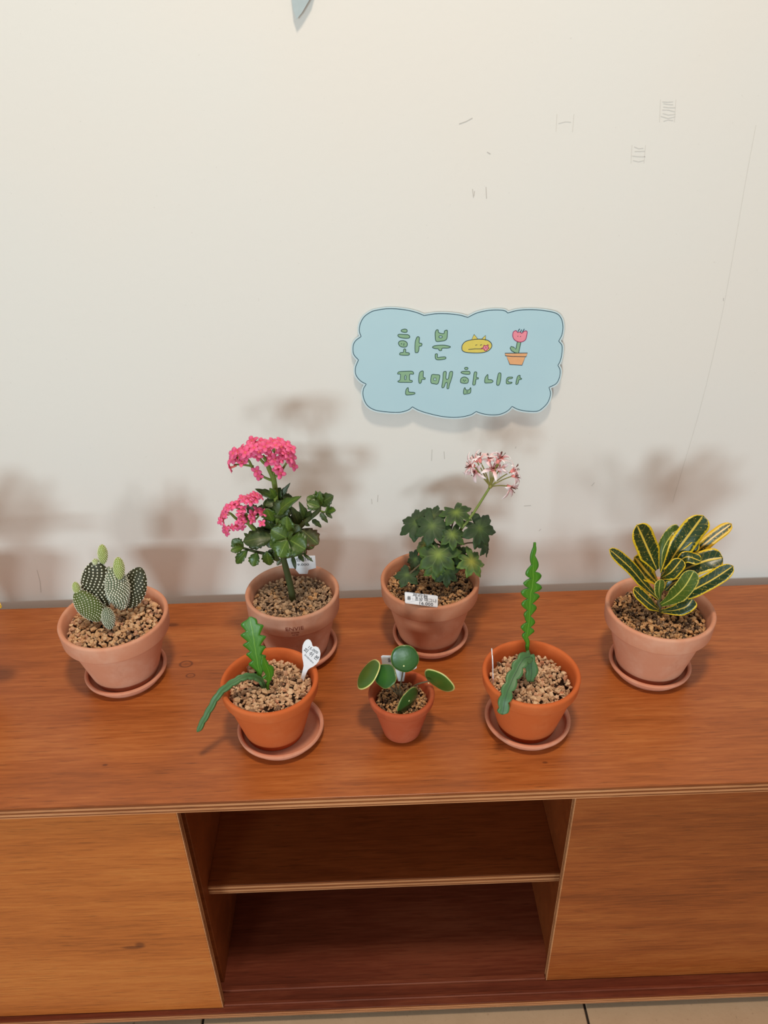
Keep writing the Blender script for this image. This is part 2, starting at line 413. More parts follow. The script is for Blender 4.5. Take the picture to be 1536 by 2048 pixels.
for L in ([[(945, 378), (947, 395)], [(949, 382), (948, 392)]], [[(972, 374), (973, 397)]], [[(864, 899), (863, 922)]], [[(888, 903), (889, 918)]],
          [[(743, 998), (744, 1008)], [(756, 990), (755, 1004)]], [[(1048, 1012), (1062, 1011)]], [[(974, 304), (981, 308)]], [[(918, 248), (932, 243), (945, 236)]],
          [[(1447, 596), (1447, 602)]], [[(1032, 893), (1031, 897)]], [[(1078, 1062), (1082, 1058)]], [[(74, 1140), (80, 1163), (82, 1185)]], [[(1183, 972), (1189, 965)]]):
    wallmark('scuff_mark', L, 0.0008, M['mark'])

# ---------------------------------------------------------------- sideboard
SB = thing('sideboard', 'long low varnished wooden sideboard with plywood edges and open middle shelves', 'sideboard', (0, -0.18, 0))
XE = 0.96
def plyboard(name, x0, x1, y0, y1, z0, z1, mat, axis='y', depth=0.0012):
    """board whose exposed edge shows its plies as separate strips. axis y: front edge; x+ / x-: side edge"""
    th = {'y': z1-z0}.get(axis, y1-y0)
    if axis == 'y': b = box(name, x0, x1, y0+depth, y1, z0, z1, mat, SB, 0.0006)
    elif axis == 'x+': b = box(name, x0, x1-depth, y0, y1, z0, z1, mat, SB, 0.0006)
    else: b = box(name, x0+depth, x1, y0, y1, z0, z1, mat, SB, 0.0006)
    fr = [0.0, 0.09, 0.20, 0.42, 0.60, 0.82, 1.0]; col = ['ply_light', 'ply_dark', 'ply_light', 'ply_dark', 'ply_light', 'ply_dark']
    for k in range(6):
        a, c = fr[k], fr[k+1]; e = 0.00025*(k % 2); g = 0.00012
        if axis == 'y':
            zz0, zz1 = z0+a*th+g, z0+c*th-g
            box('ply', x0, x1, y0+e, y0+depth, zz0, zz1, M[col[k]], b, 0.0002, 1)
        else:
            yy0, yy1 = y0+a*th+g, y0+c*th-g
            if axis == 'x+': box('ply', x1-depth, x1-e, yy0, yy1, z0, z1, M[col[k]], b, 0.0002, 1)
            else: box('ply', x0+e, x0+depth, yy0, yy1, z0, z1, M[col[k]], b, 0.0002, 1)
    return b
plyboard('top_board', -XE, XE, -0.3605, 0, TOPZ-0.0152, TOPZ, M['wood'])
plyboard('base_board', -XE, XE, -0.3605, -0.004, 0.0183, 0.0290, M['wood_red'])
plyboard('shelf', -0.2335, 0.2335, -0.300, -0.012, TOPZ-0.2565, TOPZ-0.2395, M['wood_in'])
plyboard('door', -0.93, -0.2292, -0.3530, -0.3405, 0.0305, TOPZ-0.0165, M['wood_door'], 'x+')
plyboard('door', 0.2248, 0.93, -0.3335, -0.3215, 0.0305, TOPZ-0.0165, M['wood_dark'], 'x-')
box('track_rail', -0.2285, XE-0.02, -0.3512, -0.3458, 0.029, 0.0325, M['wood_red'], SB, 0.001)
box('track_rail', -0.93, 0.2240, -0.3325, -0.3250, 0.029, 0.0335, M['wood_red'], SB, 0.001)
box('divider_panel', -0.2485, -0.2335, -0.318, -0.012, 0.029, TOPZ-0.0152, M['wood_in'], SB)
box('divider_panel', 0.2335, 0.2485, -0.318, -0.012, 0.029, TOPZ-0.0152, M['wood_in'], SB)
box('side_panel', -XE, -XE+0.015, -0.318, -0.004, 0.029, TOPZ-0.0152, M['wood'], SB)
box('side_panel', XE-0.015, XE, -0.318, -0.004, 0.029, TOPZ-0.0152, M['wood'], SB)
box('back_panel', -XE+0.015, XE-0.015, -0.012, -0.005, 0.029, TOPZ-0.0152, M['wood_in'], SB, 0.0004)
box('plinth', -XE+0.03, XE-0.03, -0.31, -0.03, 0.0, 0.0183, M['dark'], SB)

# ---------------------------------------------------------------- pots, saucers, gravel
rng = random.Random(11)
def rock_mesh(seed):
    r = random.Random(seed); bm = bmesh.new()
    for k in range(15):
        v = Vector((r.gauss(0, 1), r.gauss(0, 1), r.gauss(0, 1))).normalized()
        bm.verts.new((v.x*r.uniform(.85, 1.05), v.y*r.uniform(.7, .95), v.z*r.uniform(.6, .85)))
    res = bmesh.ops.convex_hull(bm, input=list(bm.verts))
    bmesh.ops.delete(bm, geom=[g for g in res['geom_interior'] if isinstance(g, bmesh.types.BMVert)], context='VERTS')
    bm.verts.index_update()
    V = [v.co.copy() for v in bm.verts]; F = [tuple(v.index for v in f.verts) for f in bm.faces]; bm.free()
    return V, F
ROCKS = [rock_mesh(100+k) for k in range(9)]
PEBMESH = {}
def pebble_mesh(k, kind):
    if (k, kind) not in PEBMESH:
        me = bpy.data.meshes.new('pebble'); me.from_pydata([tuple(v) for v in ROCKS[k][0]], [], ROCKS[k][1]); me.materials.append(M['peb_'+kind]); PEBMESH[(k, kind)] = me
    return PEBMESH[(k, kind)]
def rot(r): return Quaternion((r.gauss(0, 1), r.gauss(0, 1), r.gauss(0, 1), r.gauss(0, 1))).normalized()

def pot_profile(R, zr, rb, z0, band, step, soft):
    bt = zr-band; rbody = rb+(R-step-rb)*1.0
    p = [(0.0001, z0), (rb-0.002, z0), (rb, z0+0.002)]
    p += [(rb+(rbody-rb)*k/5, z0+0.002+(bt-soft-z0-0.002)*k/5) for k in range(1, 6)]
    p += [(R-0.0046, bt), (R-0.0030, bt-0.0002), (R-0.0020, bt+0.0004), (R-0.0014, bt+0.0022), (R-0.0004, zr-0.004), (R-0.0003, zr-0.0022), (R-0.0012, zr-0.0006), (R-0.0026, zr), (R-0.0044, zr-0.0004), (R-0.0056, zr-0.0018), (R-0.0066, zr-0.006)]
    p += [(R-0.0085, zr-0.02), (R-0.016, zr-0.045), (0.0001, zr-0.046)]
    return p
def pot(t, c, R, zr, rb, z0, band, step, soft, mat):
    V, F = lathe_data(pot_profile(R, zr, rb, z0, band, step, soft), (c[0], c[1], TOPZ), 72)
    o = mesh('pot', V, F, mat, t); o.data.set_sharp_from_angle(angle=0.9); return o
def saucer(c, R, label, mat='clay_saucer', h=0.0155):
    pr = [(0.0001, 0), (R*0.80, 0), (R*0.84, 0.001), (R-0.0035, h-0.0065), (R-0.0006, h-0.0045), (R, h-0.0022), (R-0.0008, h-0.0004), (R-0.0025, h), (R-0.0042, h-0.0008), (R-0.0052, h-0.003), (R*0.915, 0.0062), (R*0.89, 0.005), (0.0001, 0.005)]
    V, F = lathe_data(pr, (c[0], c[1], TOPZ), 72)
    o = mesh('saucer', V, F, M[mat], None, origin=(c[0], c[1], TOPZ))
    o.data.set_sharp_from_angle(angle=0.6)
    return tag(o, label, 'saucer', 'terracotta saucers under the pots')

def fill_gravel(t, c, R, zs, kind, big, small, nbig, seed, mound=0.002, hole=None):
    """big/small: radii. bigger stones singly, the fine gravel joined"""
    r = random.Random(seed)
    V, F = lathe_data([(R-0.006, -0.012), (R-0.001, -0.006), (R*0.5, -0.004+mound), (0.001, -0.004+mound)], (c[0], c[1], zs), 40)
    mesh('soil', V, F, M['soil'], t)
    placed = []; tries = 0
    hz = lambda x, y: zs+mound*(1-((x*x+y*y)/(R*R)))
    while len(placed) < nbig and tries < 9000:
        tries += 1
        s = big*r.uniform(0.72, 1.25)
        a = r.uniform(0, 2*PI); q = math.sqrt(r.random())*(R-s*0.9); x, y = q*math.cos(a), q*math.sin(a)
        if all((x-px)**2+(y-py)**2 > ((s+ps)*0.80)**2 for px, py, ps in placed):
            placed.append((x, y, s))
    for x, y, s in placed:
        o = bpy.data.objects.new('pebble', pebble_mesh(r.randrange(9), kind)); COL.objects.link(o); o.parent = t
        o.location = Vector((c[0]+x, c[1]+y, hz(x, y)+s*r.uniform(-0.15, 0.30)))-ORG[t]
        o.rotation_mode = 'QUATERNION'; o.rotation_quaternion = rot(r); o.scale = (s, s*r.uniform(.8, 1.05), s*r.uniform(.75, 1))
    parts = []
    n = int(2.1*(R/small)**2)
    for k in range(n):
        s = small*r.uniform(0.6, 1.3); a = r.uniform(0, 2*PI); q = math.sqrt(r.random())*(R-s*0.6); x, y = q*math.cos(a), q*math.sin(a)
        rv, rf = ROCKS[r.randrange(9)]; Q = rot(r); p = Vector((c[0]+x, c[1]+y, hz(x, y)-s*r.uniform(0.25, 1.2)))
        parts.append(([p+(Q @ v)*s for v in rv], rf))
    V, F = merge(parts)
    g = mesh('gravel', V, F, M['grv_'+kind], t, smooth=False); g['kind'] = 'stuff'

# name: centre x, y, rim radius, rim height, base radius
P_CAC = (-0.3314, -0.1491, 0.0676, 0.0986, 0.0412)
P_KAL = (-0.1085, -0.1130, 0.0614, 0.1020, 0.0405)
P_GER = (0.0724, -0.0964, 0.0657, 0.1023, 0.0408)
P_FL = (-0.1249, -0.2624, 0.0565, 0.0866, 0.0344)
P_FR = (0.1757, -0.2651, 0.0563, 0.0877, 0.0341)
P_SM = (0.0264, -0.2653, 0.0390, 0.0623, 0.0222)
P_CRO = (0.3546, -0.1701, 0.0666, 0.1002, 0.0415)
P_OFF = (-0.566, -0.176, 0.0666, 0.1002, 0.0415)
saucer((-0.3306, -0.1520), 0.0523, 'pale terracotta saucer under the cactus pot')
saucer((-0.1060, -0.1148), 0.0518, 'pale terracotta saucer under the pink-flowered plant, half hidden by the pot in front')
saucer((0.0738, -0.0990), 0.0518, 'pale terracotta saucer under the geranium pot')
saucer((-0.1180, -0.2632), 0.0513, 'pinkish terracotta saucer under the orange pot with the heart-shaped tag')
saucer((0.1774, -0.2622), 0.0509, 'pinkish terracotta saucer under the orange pot with the tall scalloped stem')
saucer((0.3542, -0.1728), 0.0516, 'pale terracotta saucer under the yellow-edged croton')
saucer((P_OFF[0], P_OFF[1]), 0.0516, 'terracotta saucer under the plant beyond the left edge of the picture')

def potted(name, label, cat, P, z0, band, step, soft, mat, gk, big, small, nb, seed, lvl, mound=0.002):
    t = thing(name, label, cat, (P[0], P[1], TOPZ+z0), 'potted plants on the sideboard')
    pot(t, P, P[2], P[3], P[4], z0, band, step, soft, M[mat])
    fill_gravel(t, P, P[2]-0.0078-max(0, (lvl-0.006))*0.12, TOPZ+P[3]-lvl, gk, big, small, nb, seed, mound)
    return t
T_CAC = potted('potted_cactus', 'polka-dot bunny-ear cactus in a pale terracotta pot, leftmost full pot', 'potted cactus', P_CAC, 0.005, 0.0245, 0.0078, 0.0003, 'clay_pale', 'orange', 0.0046, 0.0030, 150, 1, 0.0125, 0.003)
T_KAL = potted('potted_kalanchoe', 'kalanchoe with bright pink flower clusters in a stamped terracotta pot', 'potted plant', P_KAL, 0.005, 0.0310, 0.0060, 0.0004, 'clay_dusty', 'grey', 0.0040, 0.0028, 170, 2, 0.0150, 0.002)
T_GER = potted('potted_geranium', 'geranium with lobed leaves and pale pink starry flowers in a terracotta pot', 'potted plant', P_GER, 0.005, 0.0250, 0.0078, 0.0003, 'clay_brown', 'mixed', 0.0036, 0.0023, 120, 3, 0.0140, 0.003)
T_FL = potted('potted_fishbone_cactus', 'fishbone cactus with one stem hanging left over its orange terracotta pot', 'potted cactus', P_FL, 0.005, 0.0160, 0.0052, 0.0012, 'clay_orange', 'beige', 0.0044, 0.0029, 120, 4, 0.0140, 0.003)
T_FR = potted('potted_fishbone_cactus', 'fishbone cactus with a tall thin upright stem in an orange terracotta pot', 'potted cactus', P_FR, 0.005, 0.0165, 0.0052, 0.0012, 'clay_orange', 'beige', 0.0044, 0.0028, 120, 5, 0.0150, 0.003)
T_SM = potted('potted_pilea', 'small coin-leaved pilea in the smallest terracotta pot, without a saucer', 'potted plant', P_SM, 0.0, 0.0120, 0.0048, 0.0010, 'clay_red', 'mixed', 0.0030, 0.0021, 90, 6, 0.0130, 0.002)
T_CRO = potted('potted_croton', 'croton with yellow-edged dark green leaves in a pale terracotta pot, rightmost', 'potted plant', P_CRO, 0.005, 0.0245, 0.0078, 0.0003, 'clay_pale', 'mixed', 0.0040, 0.0027, 150, 7, 0.0165, 0.003)
T_OFF = potted('potted_croton', 'yellow-edged plant cut off by the left edge of the picture', 'potted plant', P_OFF, 0.005, 0.0245, 0.0078, 0.0003, 'clay_pale', 'mixed', 0.0045, 0.0036, 60, 8, 0.0150, 0.003)

# stamped letters on the kalanchoe pot
def text_mesh(body, size):
    cu = bpy.data.curves.new('lettering', 'FONT'); cu.body = body; cu.size = size; cu.align_x = 'CENTER'; cu.align_y = 'CENTER'; cu.resolution_u = 3
    o = bpy.data.objects.new('lettering', cu); COL.objects.link(o)
    dg = bpy.context.evaluated_depsgraph_get(); me = bpy.data.meshes.new_from_object(o.evaluated_get(dg))
    V = [v.co.copy() for v in me.vertices]; F = [tuple(p.vertices) for p in me.polygons]
    bpy.data.objects.remove(o); bpy.data.curves.remove(cu); bpy.data.meshes.remove(me)
    return V, F
def stamp(body, size, z, sp=1.0):
    V, F = text_mesh(body, size)
    cx, cy, R = P_KAL[0], P_KAL[1], P_KAL[2]-0.0007
    ac = -PI/2+0.10; out = []
    for v in V:
        a = ac+v.x*sp/R; out.append(Vector((cx+R*math.cos(a), cy+R*math.sin(a), TOPZ+z+v.y)))
    solid(mesh('stamped_lettering', out, F, M['stamp'], T_KAL, smooth=False), 0.0005)
stamp('ENVIE', 0.0075, P_KAL[3]-0.0165, 1.18)
def stamp_bars(z, offs):
    cx, cy, R = P_KAL[0], P_KAL[1], P_KAL[2]-0.0009; parts = []
    for o_ in offs:
        q = []
        for du, dz in ((0, 0), (0.0011, 0), (0.0011, 0.0011), (0, 0.0011)):
            a = -PI/2+0.10+(o_+du)/R; q.append(Vector((cx+R*math.cos(a), cy+R*math.sin(a), TOPZ+z+dz)))
        parts.append((q, [(0, 1, 2, 3)]))
    V, F = merge(parts); solid(mesh('stamped_mark', V, F, M['stamp'], T_KAL, smooth=False), 0.0004)
stamp_bars(P_KAL[3]-0.0232, (-0.0045, -0.0028, -0.0008, 0.0010, 0.0028, 0.0042))
stamp_bars(P_KAL[3]-0.0268, (-0.0032, -0.0010, 0.0014, 0.0030))

# ---------------------------------------------------------------- plant builders
TOCAM = -FWD
def blade_data(pts, wl, wr, nrm, n=12, m=4, cup=0.12, wave=0.0, ph=0.0):
    C = cr(pts, n); V, F, U = [], [], []
    for i, p in enumerate(C):
        t = (C[min(i+1, n)]-C[max(i-1, 0)]).normalized(); s = t.cross(nrm).normalized(); N = s.cross(t).normalized()
        u = i/n; a, b = wl(u), wr(u)
        for j in range(-m, m+1):
            k = j/m; w = a if k < 0 else b
            V.append(p+s*(k*w)+N*(cup*w*abs(k)**1.4+wave*w*math.sin(u*9+ph)*k*k)); U.append((0.5+k/2, u))
    L = 2*m+1
    for i in range(n):
        for j in range(2*m): F.append((i*L+j, i*L+j+1, (i+1)*L+j+1, (i+1)*L+j))
    return V, F, U
def blade(name, pts, w, nrm, mat, parent, prof='oval', teeth=0, amp=0.12, n=12, m=2, cup=0.15, thick=0.0008, wave=0.0, ph=0.0):
    def pw(u):
        if prof == 'oval': f = max(0.0, math.sin(PI*min(1, u**0.75)))**0.75
        elif prof == 'spat': f = (0.20+0.80*min(1, u/0.62)**1.5)*(1-max(0, (u-0.72)/0.28)**2.4)**0.5 if u < 1 else 0.0
        elif prof == 'obov': f = max(0.0, math.sin(PI*min(1, (0.04+0.96*u)**1.25)))**0.8
        elif prof == 'lance': f = max(0.0, math.sin(PI*min(1, u**0.62)))**0.9
        elif prof == 'strap': f = (0.25+0.75*min(1, u/0.45)**1.2)*(1-max(0, (u-0.80)/0.20)**2.2)**0.5 if u < 1 else 0.0
        f = max(f, 0.05 if u < 0.5 else 0.03)
        if teeth and 0.3 < u < 0.97:
            s = (u*teeth) % 1.0; f *= 1-amp+amp*1.6*s*(1 if s < 0.85 else 0.3)
        return f*w/2
    if teeth: n = max(n, teeth*3)
    V, F, U = blade_data([Vector(p) for p in pts], pw, pw, Vector(nrm).normalized(), n, m, cup, wave, ph)
    return solid(mesh(name, V, F, mat, parent, uvs=U), thick)

# ---------------------------------------------------------------- bunny-ear cactus
c1 = crop(90, 1060, 5.12)
def pad(base, tip, width, th, nrm, mat, spacing, dot, smat, egg=0.12, pw=0.62):
    B, T = Vector(base), Vector(tip); A = (T-B); Ln = A.length; A.normalize()
    S = A.cross(Vector(nrm)).normalized(); N = S.cross(A).normalized()
    nv, nu = 18, 28; V, F = [], []
    def prof(v): return max(0.0, math.sin(PI*min(1, max(0, v))**(1.0-egg*0.6)))**pw
    def pt(v, th_, k=1.0):
        f = prof(v); return B+A*(Ln*v)+S*(width/2*f*math.cos(th_)*k)+N*(th/2*max(f, 0)**1.0*math.sin(th_)*k)
    for i in range(nv+1):
        v = 0.5-0.5*math.cos(PI*(0.02+0.96*i/nv))
        for k in range(nu): V.append(pt(v, 2*PI*k/nu))
    for i in range(nv):
        for k in range(nu): F.append((i*nu+k, i*nu+(k+1) % nu, (i+1)*nu+(k+1) % nu, (i+1)*nu+k))
    F.append(tuple(range(nu-1, -1, -1))); F.append(tuple(range(nv*nu, nv*nu+nu)))
    o = mesh('pad', V, F, mat, T_CAC)
    parts = []; rows = max(3, int(Ln/(spacing*0.80)))
    OV = [Vector(v) for v in ((1, 0, 0), (-1, 0, 0), (0, 1, 0), (0, -1, 0), (0, 0, 1), (0, 0, -1), (.6, .6, .5), (-.6, .6, .5), (.6, -.6, .5), (-.6, -.6, .5))]
    bm = bmesh.new(); bmesh.ops.create_icosphere(bm, subdivisions=1, radius=1); bm.verts.index_update()
    IV = [v.co.copy() for v in bm.verts]; IF = [tuple(v.index for v in f.verts) for f in bm.faces]; bm.free()
    rg = random.Random(int(Ln*1e6))
    for i in range(rows):
        v = (i+0.6)/rows; f = prof(v)
        a, b = width/2*f, th/2*f; per = 2*PI*math.sqrt((a*a+b*b)/2); cnt = max(3, int(per/spacing))
        # arc-length walk round the ellipse
        M_ = 120; ang = [2*PI*q/M_ for q in range(M_+1)]; acc = [0]
        for q in range(M_): acc.append(acc[-1]+math.hypot(a*(math.cos(ang[q+1])-math.cos(ang[q])), b*(math.sin(ang[q+1])-math.sin(ang[q]))))
        for k in range(cnt):
            s = ((k+0.5*(i % 2)+0.25)/cnt % 1.0)*acc[-1]; q = next(z for z in range(M_) if acc[z+1] >= s)
            th_ = ang[q]+(ang[q+1]-ang[q])*((s-acc[q])/max(1e-9, acc[q+1]-acc[q]))
            p = pt(v, th_, 1.01); d = dot*rg.uniform(.8, 1.15)
            parts.append(([p+w*d for w in IV], IF))
    Vd, Fd = merge(parts)
    g = mesh('areoles', Vd, Fd, smat, o); g['kind'] = 'stuff'
    return o
YC = P_CAC[1]
front = Vector((0.05, -1, 0.25))
pad(c1(560, 810, YC), c1(520, 318, YC-0.004), 0.0395, 0.016, (0.05, -1, 0.2), M['cactus_dark'], 0.0049, 0.00125, M['spine'], 0.10, 0.52)
pad(c1(800, 815, YC-0.006), c1(690, 385, YC-0.002), 0.0290, 0.017, (0.75, -0.8, 0.2), M['cactus_grey'], 0.0034, 0.00125, M['spine'], -0.1, 0.55)
pad(c1(840, 790, YC+0.012), c1(985, 385, YC+0.018), 0.0330, 0.013, (-0.25, -1, 0.3), M['cactus_dark'], 0.0047, 0.00100, M['spine'], 0.10, 0.55)
pad(c1(570, 930, YC-0.012), c1(325, 622, YC-0.014), 0.0315, 0.015, (-0.1, -1, 0.35), M['cactus_green'], 0.0037, 0.00090, M['spine'], 0.05, 0.52)
pad(c1(597, 345, YC-0.003), c1(583, 152, YC-0.003), 0.0112, 0.0105, front, M['cactus_young'], 0.0021, 0.00062, M['spine_y'], -0.05, 0.45)
pad(c1(765, 505, YC-0.005), c1(748, 282, YC-0.005), 0.0130, 0.0118, front, M['cactus_young'], 0.0023, 0.00066, M['spine_y'], -0.05, 0.45)
pad(c1(338, 655, YC-0.013), c1(305, 535, YC-0.013), 0.0088, 0.0080, front, M['cactus_young'], 0.0019, 0.00058, M['spine_y'], 0, 0.45)
pad(c1(525, 365, YC-0.003), c1(508, 298, YC-0.003), 0.0080, 0.0078, front, M['cactus_young'], 0.0017, 0.0007, M['spine'], 0, 0.5)
pad(c1(668, 1010, YC-0.026), c1(628, 795, YC-0.026), 0.0152, 0.014, front, M['cactus_grey'], 0.0024, 0.00075, M['spine'], 0, 0.5)
pad(c1(660, 425, YC-0.001), c1(655, 378, YC-0.001), 0.0060, 0.0055, front, M['cactus_grey'], 0.0016, 0.0007, M['spine'], 0, 0.5)
pad(c1(590, 830, YC-0.008), c1(600, 750, YC-0.006), 0.0075, 0.007, front, M['cactus_grey'], 0.0020, 0.0006, M['spine'], 0, 0.5)

# ---------------------------------------------------------------- kalanchoe
c2 = crop(420, 860, 5.486); YK = P_KAL[1]
PXM = 1/1540.0*0.965     # metres per photo pixel at this distance
def kl(b, t, w, dy=0.0, mat='kal', prof='spat', teeth=5, bend=0.25, tipdy=None, up=0.25, tw=0.0):
    yb = YK+dy; yt = yb+(tipdy if tipdy is not None else -0.006)
    B, T = c2(b[0], b[1], yb), c2(t[0], t[1], yt); Ln = (T-B).length
    n = (TOCAM*1.0+Vector((tw, 0, up))).normalized()
    mid = B.lerp(T, 0.5)+n*(Ln*bend*0.35)
    blade('leaf', [B, mid, T], w/5.486*PXM, n, M[mat], T_KAL, prof, teeth, 0.20, 12, 2, 0.22, 0.0011)
def kt(pts, r0, r1, mat='kal_stem', name='stem'):
    return tube(name, [c2(p[0], p[1], YK+(p[2] if len(p) > 2 else 0)) for p in pts], lambda u: r0+(r1-r0)*u, M[mat], T_KAL, 8, 14)
c3 = crop(380, 1090, 4.55)
tube('stem', [c3(935, 500, YK-0.004), c3(915, 380, YK-0.004), c3(870, 200, YK-0.003), c3(845, 100, YK-0.002), c2(770, 1200, YK)], lambda u: 0.0046-0.0012*u, M['kal_bark'], T_KAL, 10, 18)
kt([(780, 1250), (745, 1000), (725, 760), (712, 600), (690, 480)], 0.0033, 0.0028)
kt([(715, 640), (690, 520), (640, 400), (640, 330)], 0.0032, 0.0026)
kt([(700, 560), (600, 520), (545, 470)], 0.0018, 0.0010)
kt([(690, 500), (720, 420), (760, 330)], 0.0020, 0.0012)
kt([(640, 400), (560, 330), (520, 240)], 0.0020, 0.0012)
kt([(560, 540), (470, 420), (420, 330), (330, 260)], 0.0020, 0.0012)
kt([(480, 400), (350, 380), (260, 380)], 0.0014, 0.0010)
kt([(700, 520), (760, 480), (860, 330)], 0.0018, 0.0012)
kt([(640, 1200), (520, 1120), (420, 1010), (390, 920)], 0.0034, 0.0026)
kt([(430, 1030), (300, 980), (230, 920), (180, 900)], 0.0020, 0.0012)
kt([(400, 960), (330, 880), (300, 830)], 0.0018, 0.0012)
kt([(440, 1040), (520, 960), (560, 900)], 0.0014, 0.0010)
kt([(420, 1000), (330, 1050), (250, 1070)], 0.0014, 0.0010)
kt([(880, 1180), (1000, 1050), (1090, 970), (1190, 880), (1190, 800)], 0.0034, 0.0028, 'kal_bark')
kt([(1190, 880), (1260, 900), (1290, 840)], 0.0014, 0.0010)
kt([(740, 1400), (610, 1360), (480, 1330), (360, 1295)], 0.0024, 0.0016, 'kal_bark')
kt([(820, 1400), (950, 1375), (1060, 1345)], 0.0020, 0.0012, 'kal_bark')
LEAVES = [
 ((720, 740), (495, 645), 85, 0.006, 'kal', 'lance'), ((745, 760), (880, 580), 60, 0.004, 'kal_dark', 'lance'), ((735, 915), (1000, 725), 125, -0.004, 'kal', 'lance'),
 ((715, 740), (655, 640), 75, -0.006, 'kal', 'oval'), ((735, 760), (775, 635), 120, 0.008, 'kal_dark', 'oval'), ((690, 960), (615, 760), 150, 0.006, 'kal_dark', 'spat'),
 ((715, 960), (850, 780), 170, -0.006, 'kal_dark', 'spat'), ((690, 1000), (620, 860), 130, 0.0, 'kal', 'spat'), ((720, 1020), (690, 840), 110, 0.004, 'kal', 'lance'),
 ((975, 1040), (895, 840), 115, 0.004, 'kal_dark', 'lance'), ((1060, 1000), (978, 785), 90, 0.008, 'kal_dark', 'lance'), ((1060, 985), (1105, 890), 75, 0.006, 'kal_dark', 'oval'),
 ((1195, 840), (1160, 668), 65, 0.004, 'kal', 'oval'), ((1195, 830), (1205, 672), 95, 0.0, 'kal', 'oval'), ((1200, 820), (1352, 720), 120, 0.004, 'kal_dark', 'spat'),
 ((1200, 830), (1065, 735), 120, -0.004, 'kal', 'spat'), ((1205, 845), (1062, 800), 110, -0.010, 'kal', 'spat'), ((1190, 850), (1070, 862), 60, -0.006, 'kal_dark', 'oval'),
 ((1285, 850), (1310, 800), 60, 0.0, 'kal', 'oval'), ((1270, 890), (1378, 882), 65, 0.0, 'kal', 'spat'), ((1275, 900), (1340, 968), 45, -0.002, 'kal_dark', 'oval'),
 ((1212, 910), (1292, 1018), 55, -0.004, 'kal_dark', 'oval'), ((1120, 985), (1222, 1068), 58, -0.004, 'kal_dark', 'oval'), ((1040, 1025), (1095, 1050), 34, -0.004, 'kal_dark', 'oval'),
 ((1080, 960), (1160, 930), 60, 0.0, 'kal_dark', 'oval'),
 # middle rosette
 ((855, 1180), (845, 945), 165, -0.016, 'kal', 'spat'), ((850, 1190), (670, 1090), 180, -0.018, 'kal', 'spat'), ((845, 1200), (655, 1265), 165, -0.020, 'kal', 'spat'),
 ((850, 1210), (760, 1395), 185, -0.024, 'kal', 'spat'), ((865, 1200), (1050, 1310), 230, -0.022, 'kal', 'spat'), ((865, 1185), (975, 1040), 150, -0.014, 'kal_dark', 'spat'),
 ((860, 1190), (905, 1120), 85, -0.026, 'kal', 'oval'), ((865, 1190), (1005, 1150), 140, -0.012, 'kal', 'spat'),
 ((1000, 1090), (1188, 1255), 165, 0.0, 'kal_red', 'spat'), ((1010, 1180), (1130, 1302), 140, 0.003, 'kal_red', 'spat'), ((900, 1200), (985, 1330), 130, -0.008, 'kal', 'spat'),
 # left dark ones
 ((690, 1180), (365, 1225), 175, -0.004, 'kal_dark', 'spat'), ((660, 1150), (430, 1290), 130, 0.004, 'kal_dark', 'spat'), ((700, 1120), (470, 1140), 120, 0.008, 'kal', 'spat'),
 ((700, 1100), (600, 960), 140, 0.010, 'kal_dark', 'spat'), ((720, 1150), (640, 1290), 150, 0.0, 'kal_dark', 'spat'), ((760, 1180), (800, 1000), 150, 0.006, 'kal_dark', 'spat'),
 ((790, 1100), (920, 960), 120, 0.008, 'kal_dark', 'spat'), ((780, 1060), (700, 1000), 120, 0.010, 'kal_dark', 'oval'), ((800, 1250), (700, 1340), 140, 0.004, 'kal_dark', 'spat'),
 ((420, 1170), (372, 1130), 34, 0.0, 'kal', 'lance'), ((560, 930), (400, 830), 100, 0.010, 'kal_dark', 'spat'), ((600, 900), (520, 850), 90, 0.012, 'kal_dark', 'spat'),
 # lower left twig
 ((365, 1298), (245, 1200), 115, -0.004, 'kal', 'spat'), ((360, 1295), (228, 1328), 70, -0.008, 'kal', 'spat'), ((410, 1320), (290, 1465), 90, -0.004, 'kal', 'spat'),
 ((515, 1345), (470, 1495), 105, -0.004, 'kal', 'spat'), ((625, 1330), (655, 1482), 110, -0.004, 'kal', 'spat'), ((715, 1340), (720, 1435), 95, -0.004, 'kal_dark', 'spat'),
 ((780, 1420), (735, 1485), 55, -0.002, 'kal_red', 'oval'), ((690, 1350), (640, 1320), 60, 0.0, 'kal_dark', 'oval'),
 # lower right twig
 ((905, 1385), (940, 1530), 42, 0.0, 'kal_dark', 'oval'), ((975, 1370), (1030, 1445), 52, 0.0, 'kal_dark', 'oval'), ((1025, 1362), (1132, 1445), 30, -0.002, 'kal_dark', 'oval'),
 ((1040, 1350), (1060, 1318), 50, 0.0, 'kal_red', 'oval'), ((960, 1375), (930, 1345), 40, 0.0, 'kal', 'oval')]
for k, (b, t, w, dy, mat, prof) in enumerate(LEAVES):
    q = random.Random(k*7+1)
    if prof == 'spat': prof = 'obov'; w = w*1.32
    else: w = w*1.12
    kl(b, t, w, dy, mat, prof, 5 if prof == 'obov' else (3 if w > 50 else 0), q.uniform(0.1, 0.35), q.uniform(-0.010, 0.004), q.uniform(0.0, 0.5), q.uniform(-0.35, 0.35))

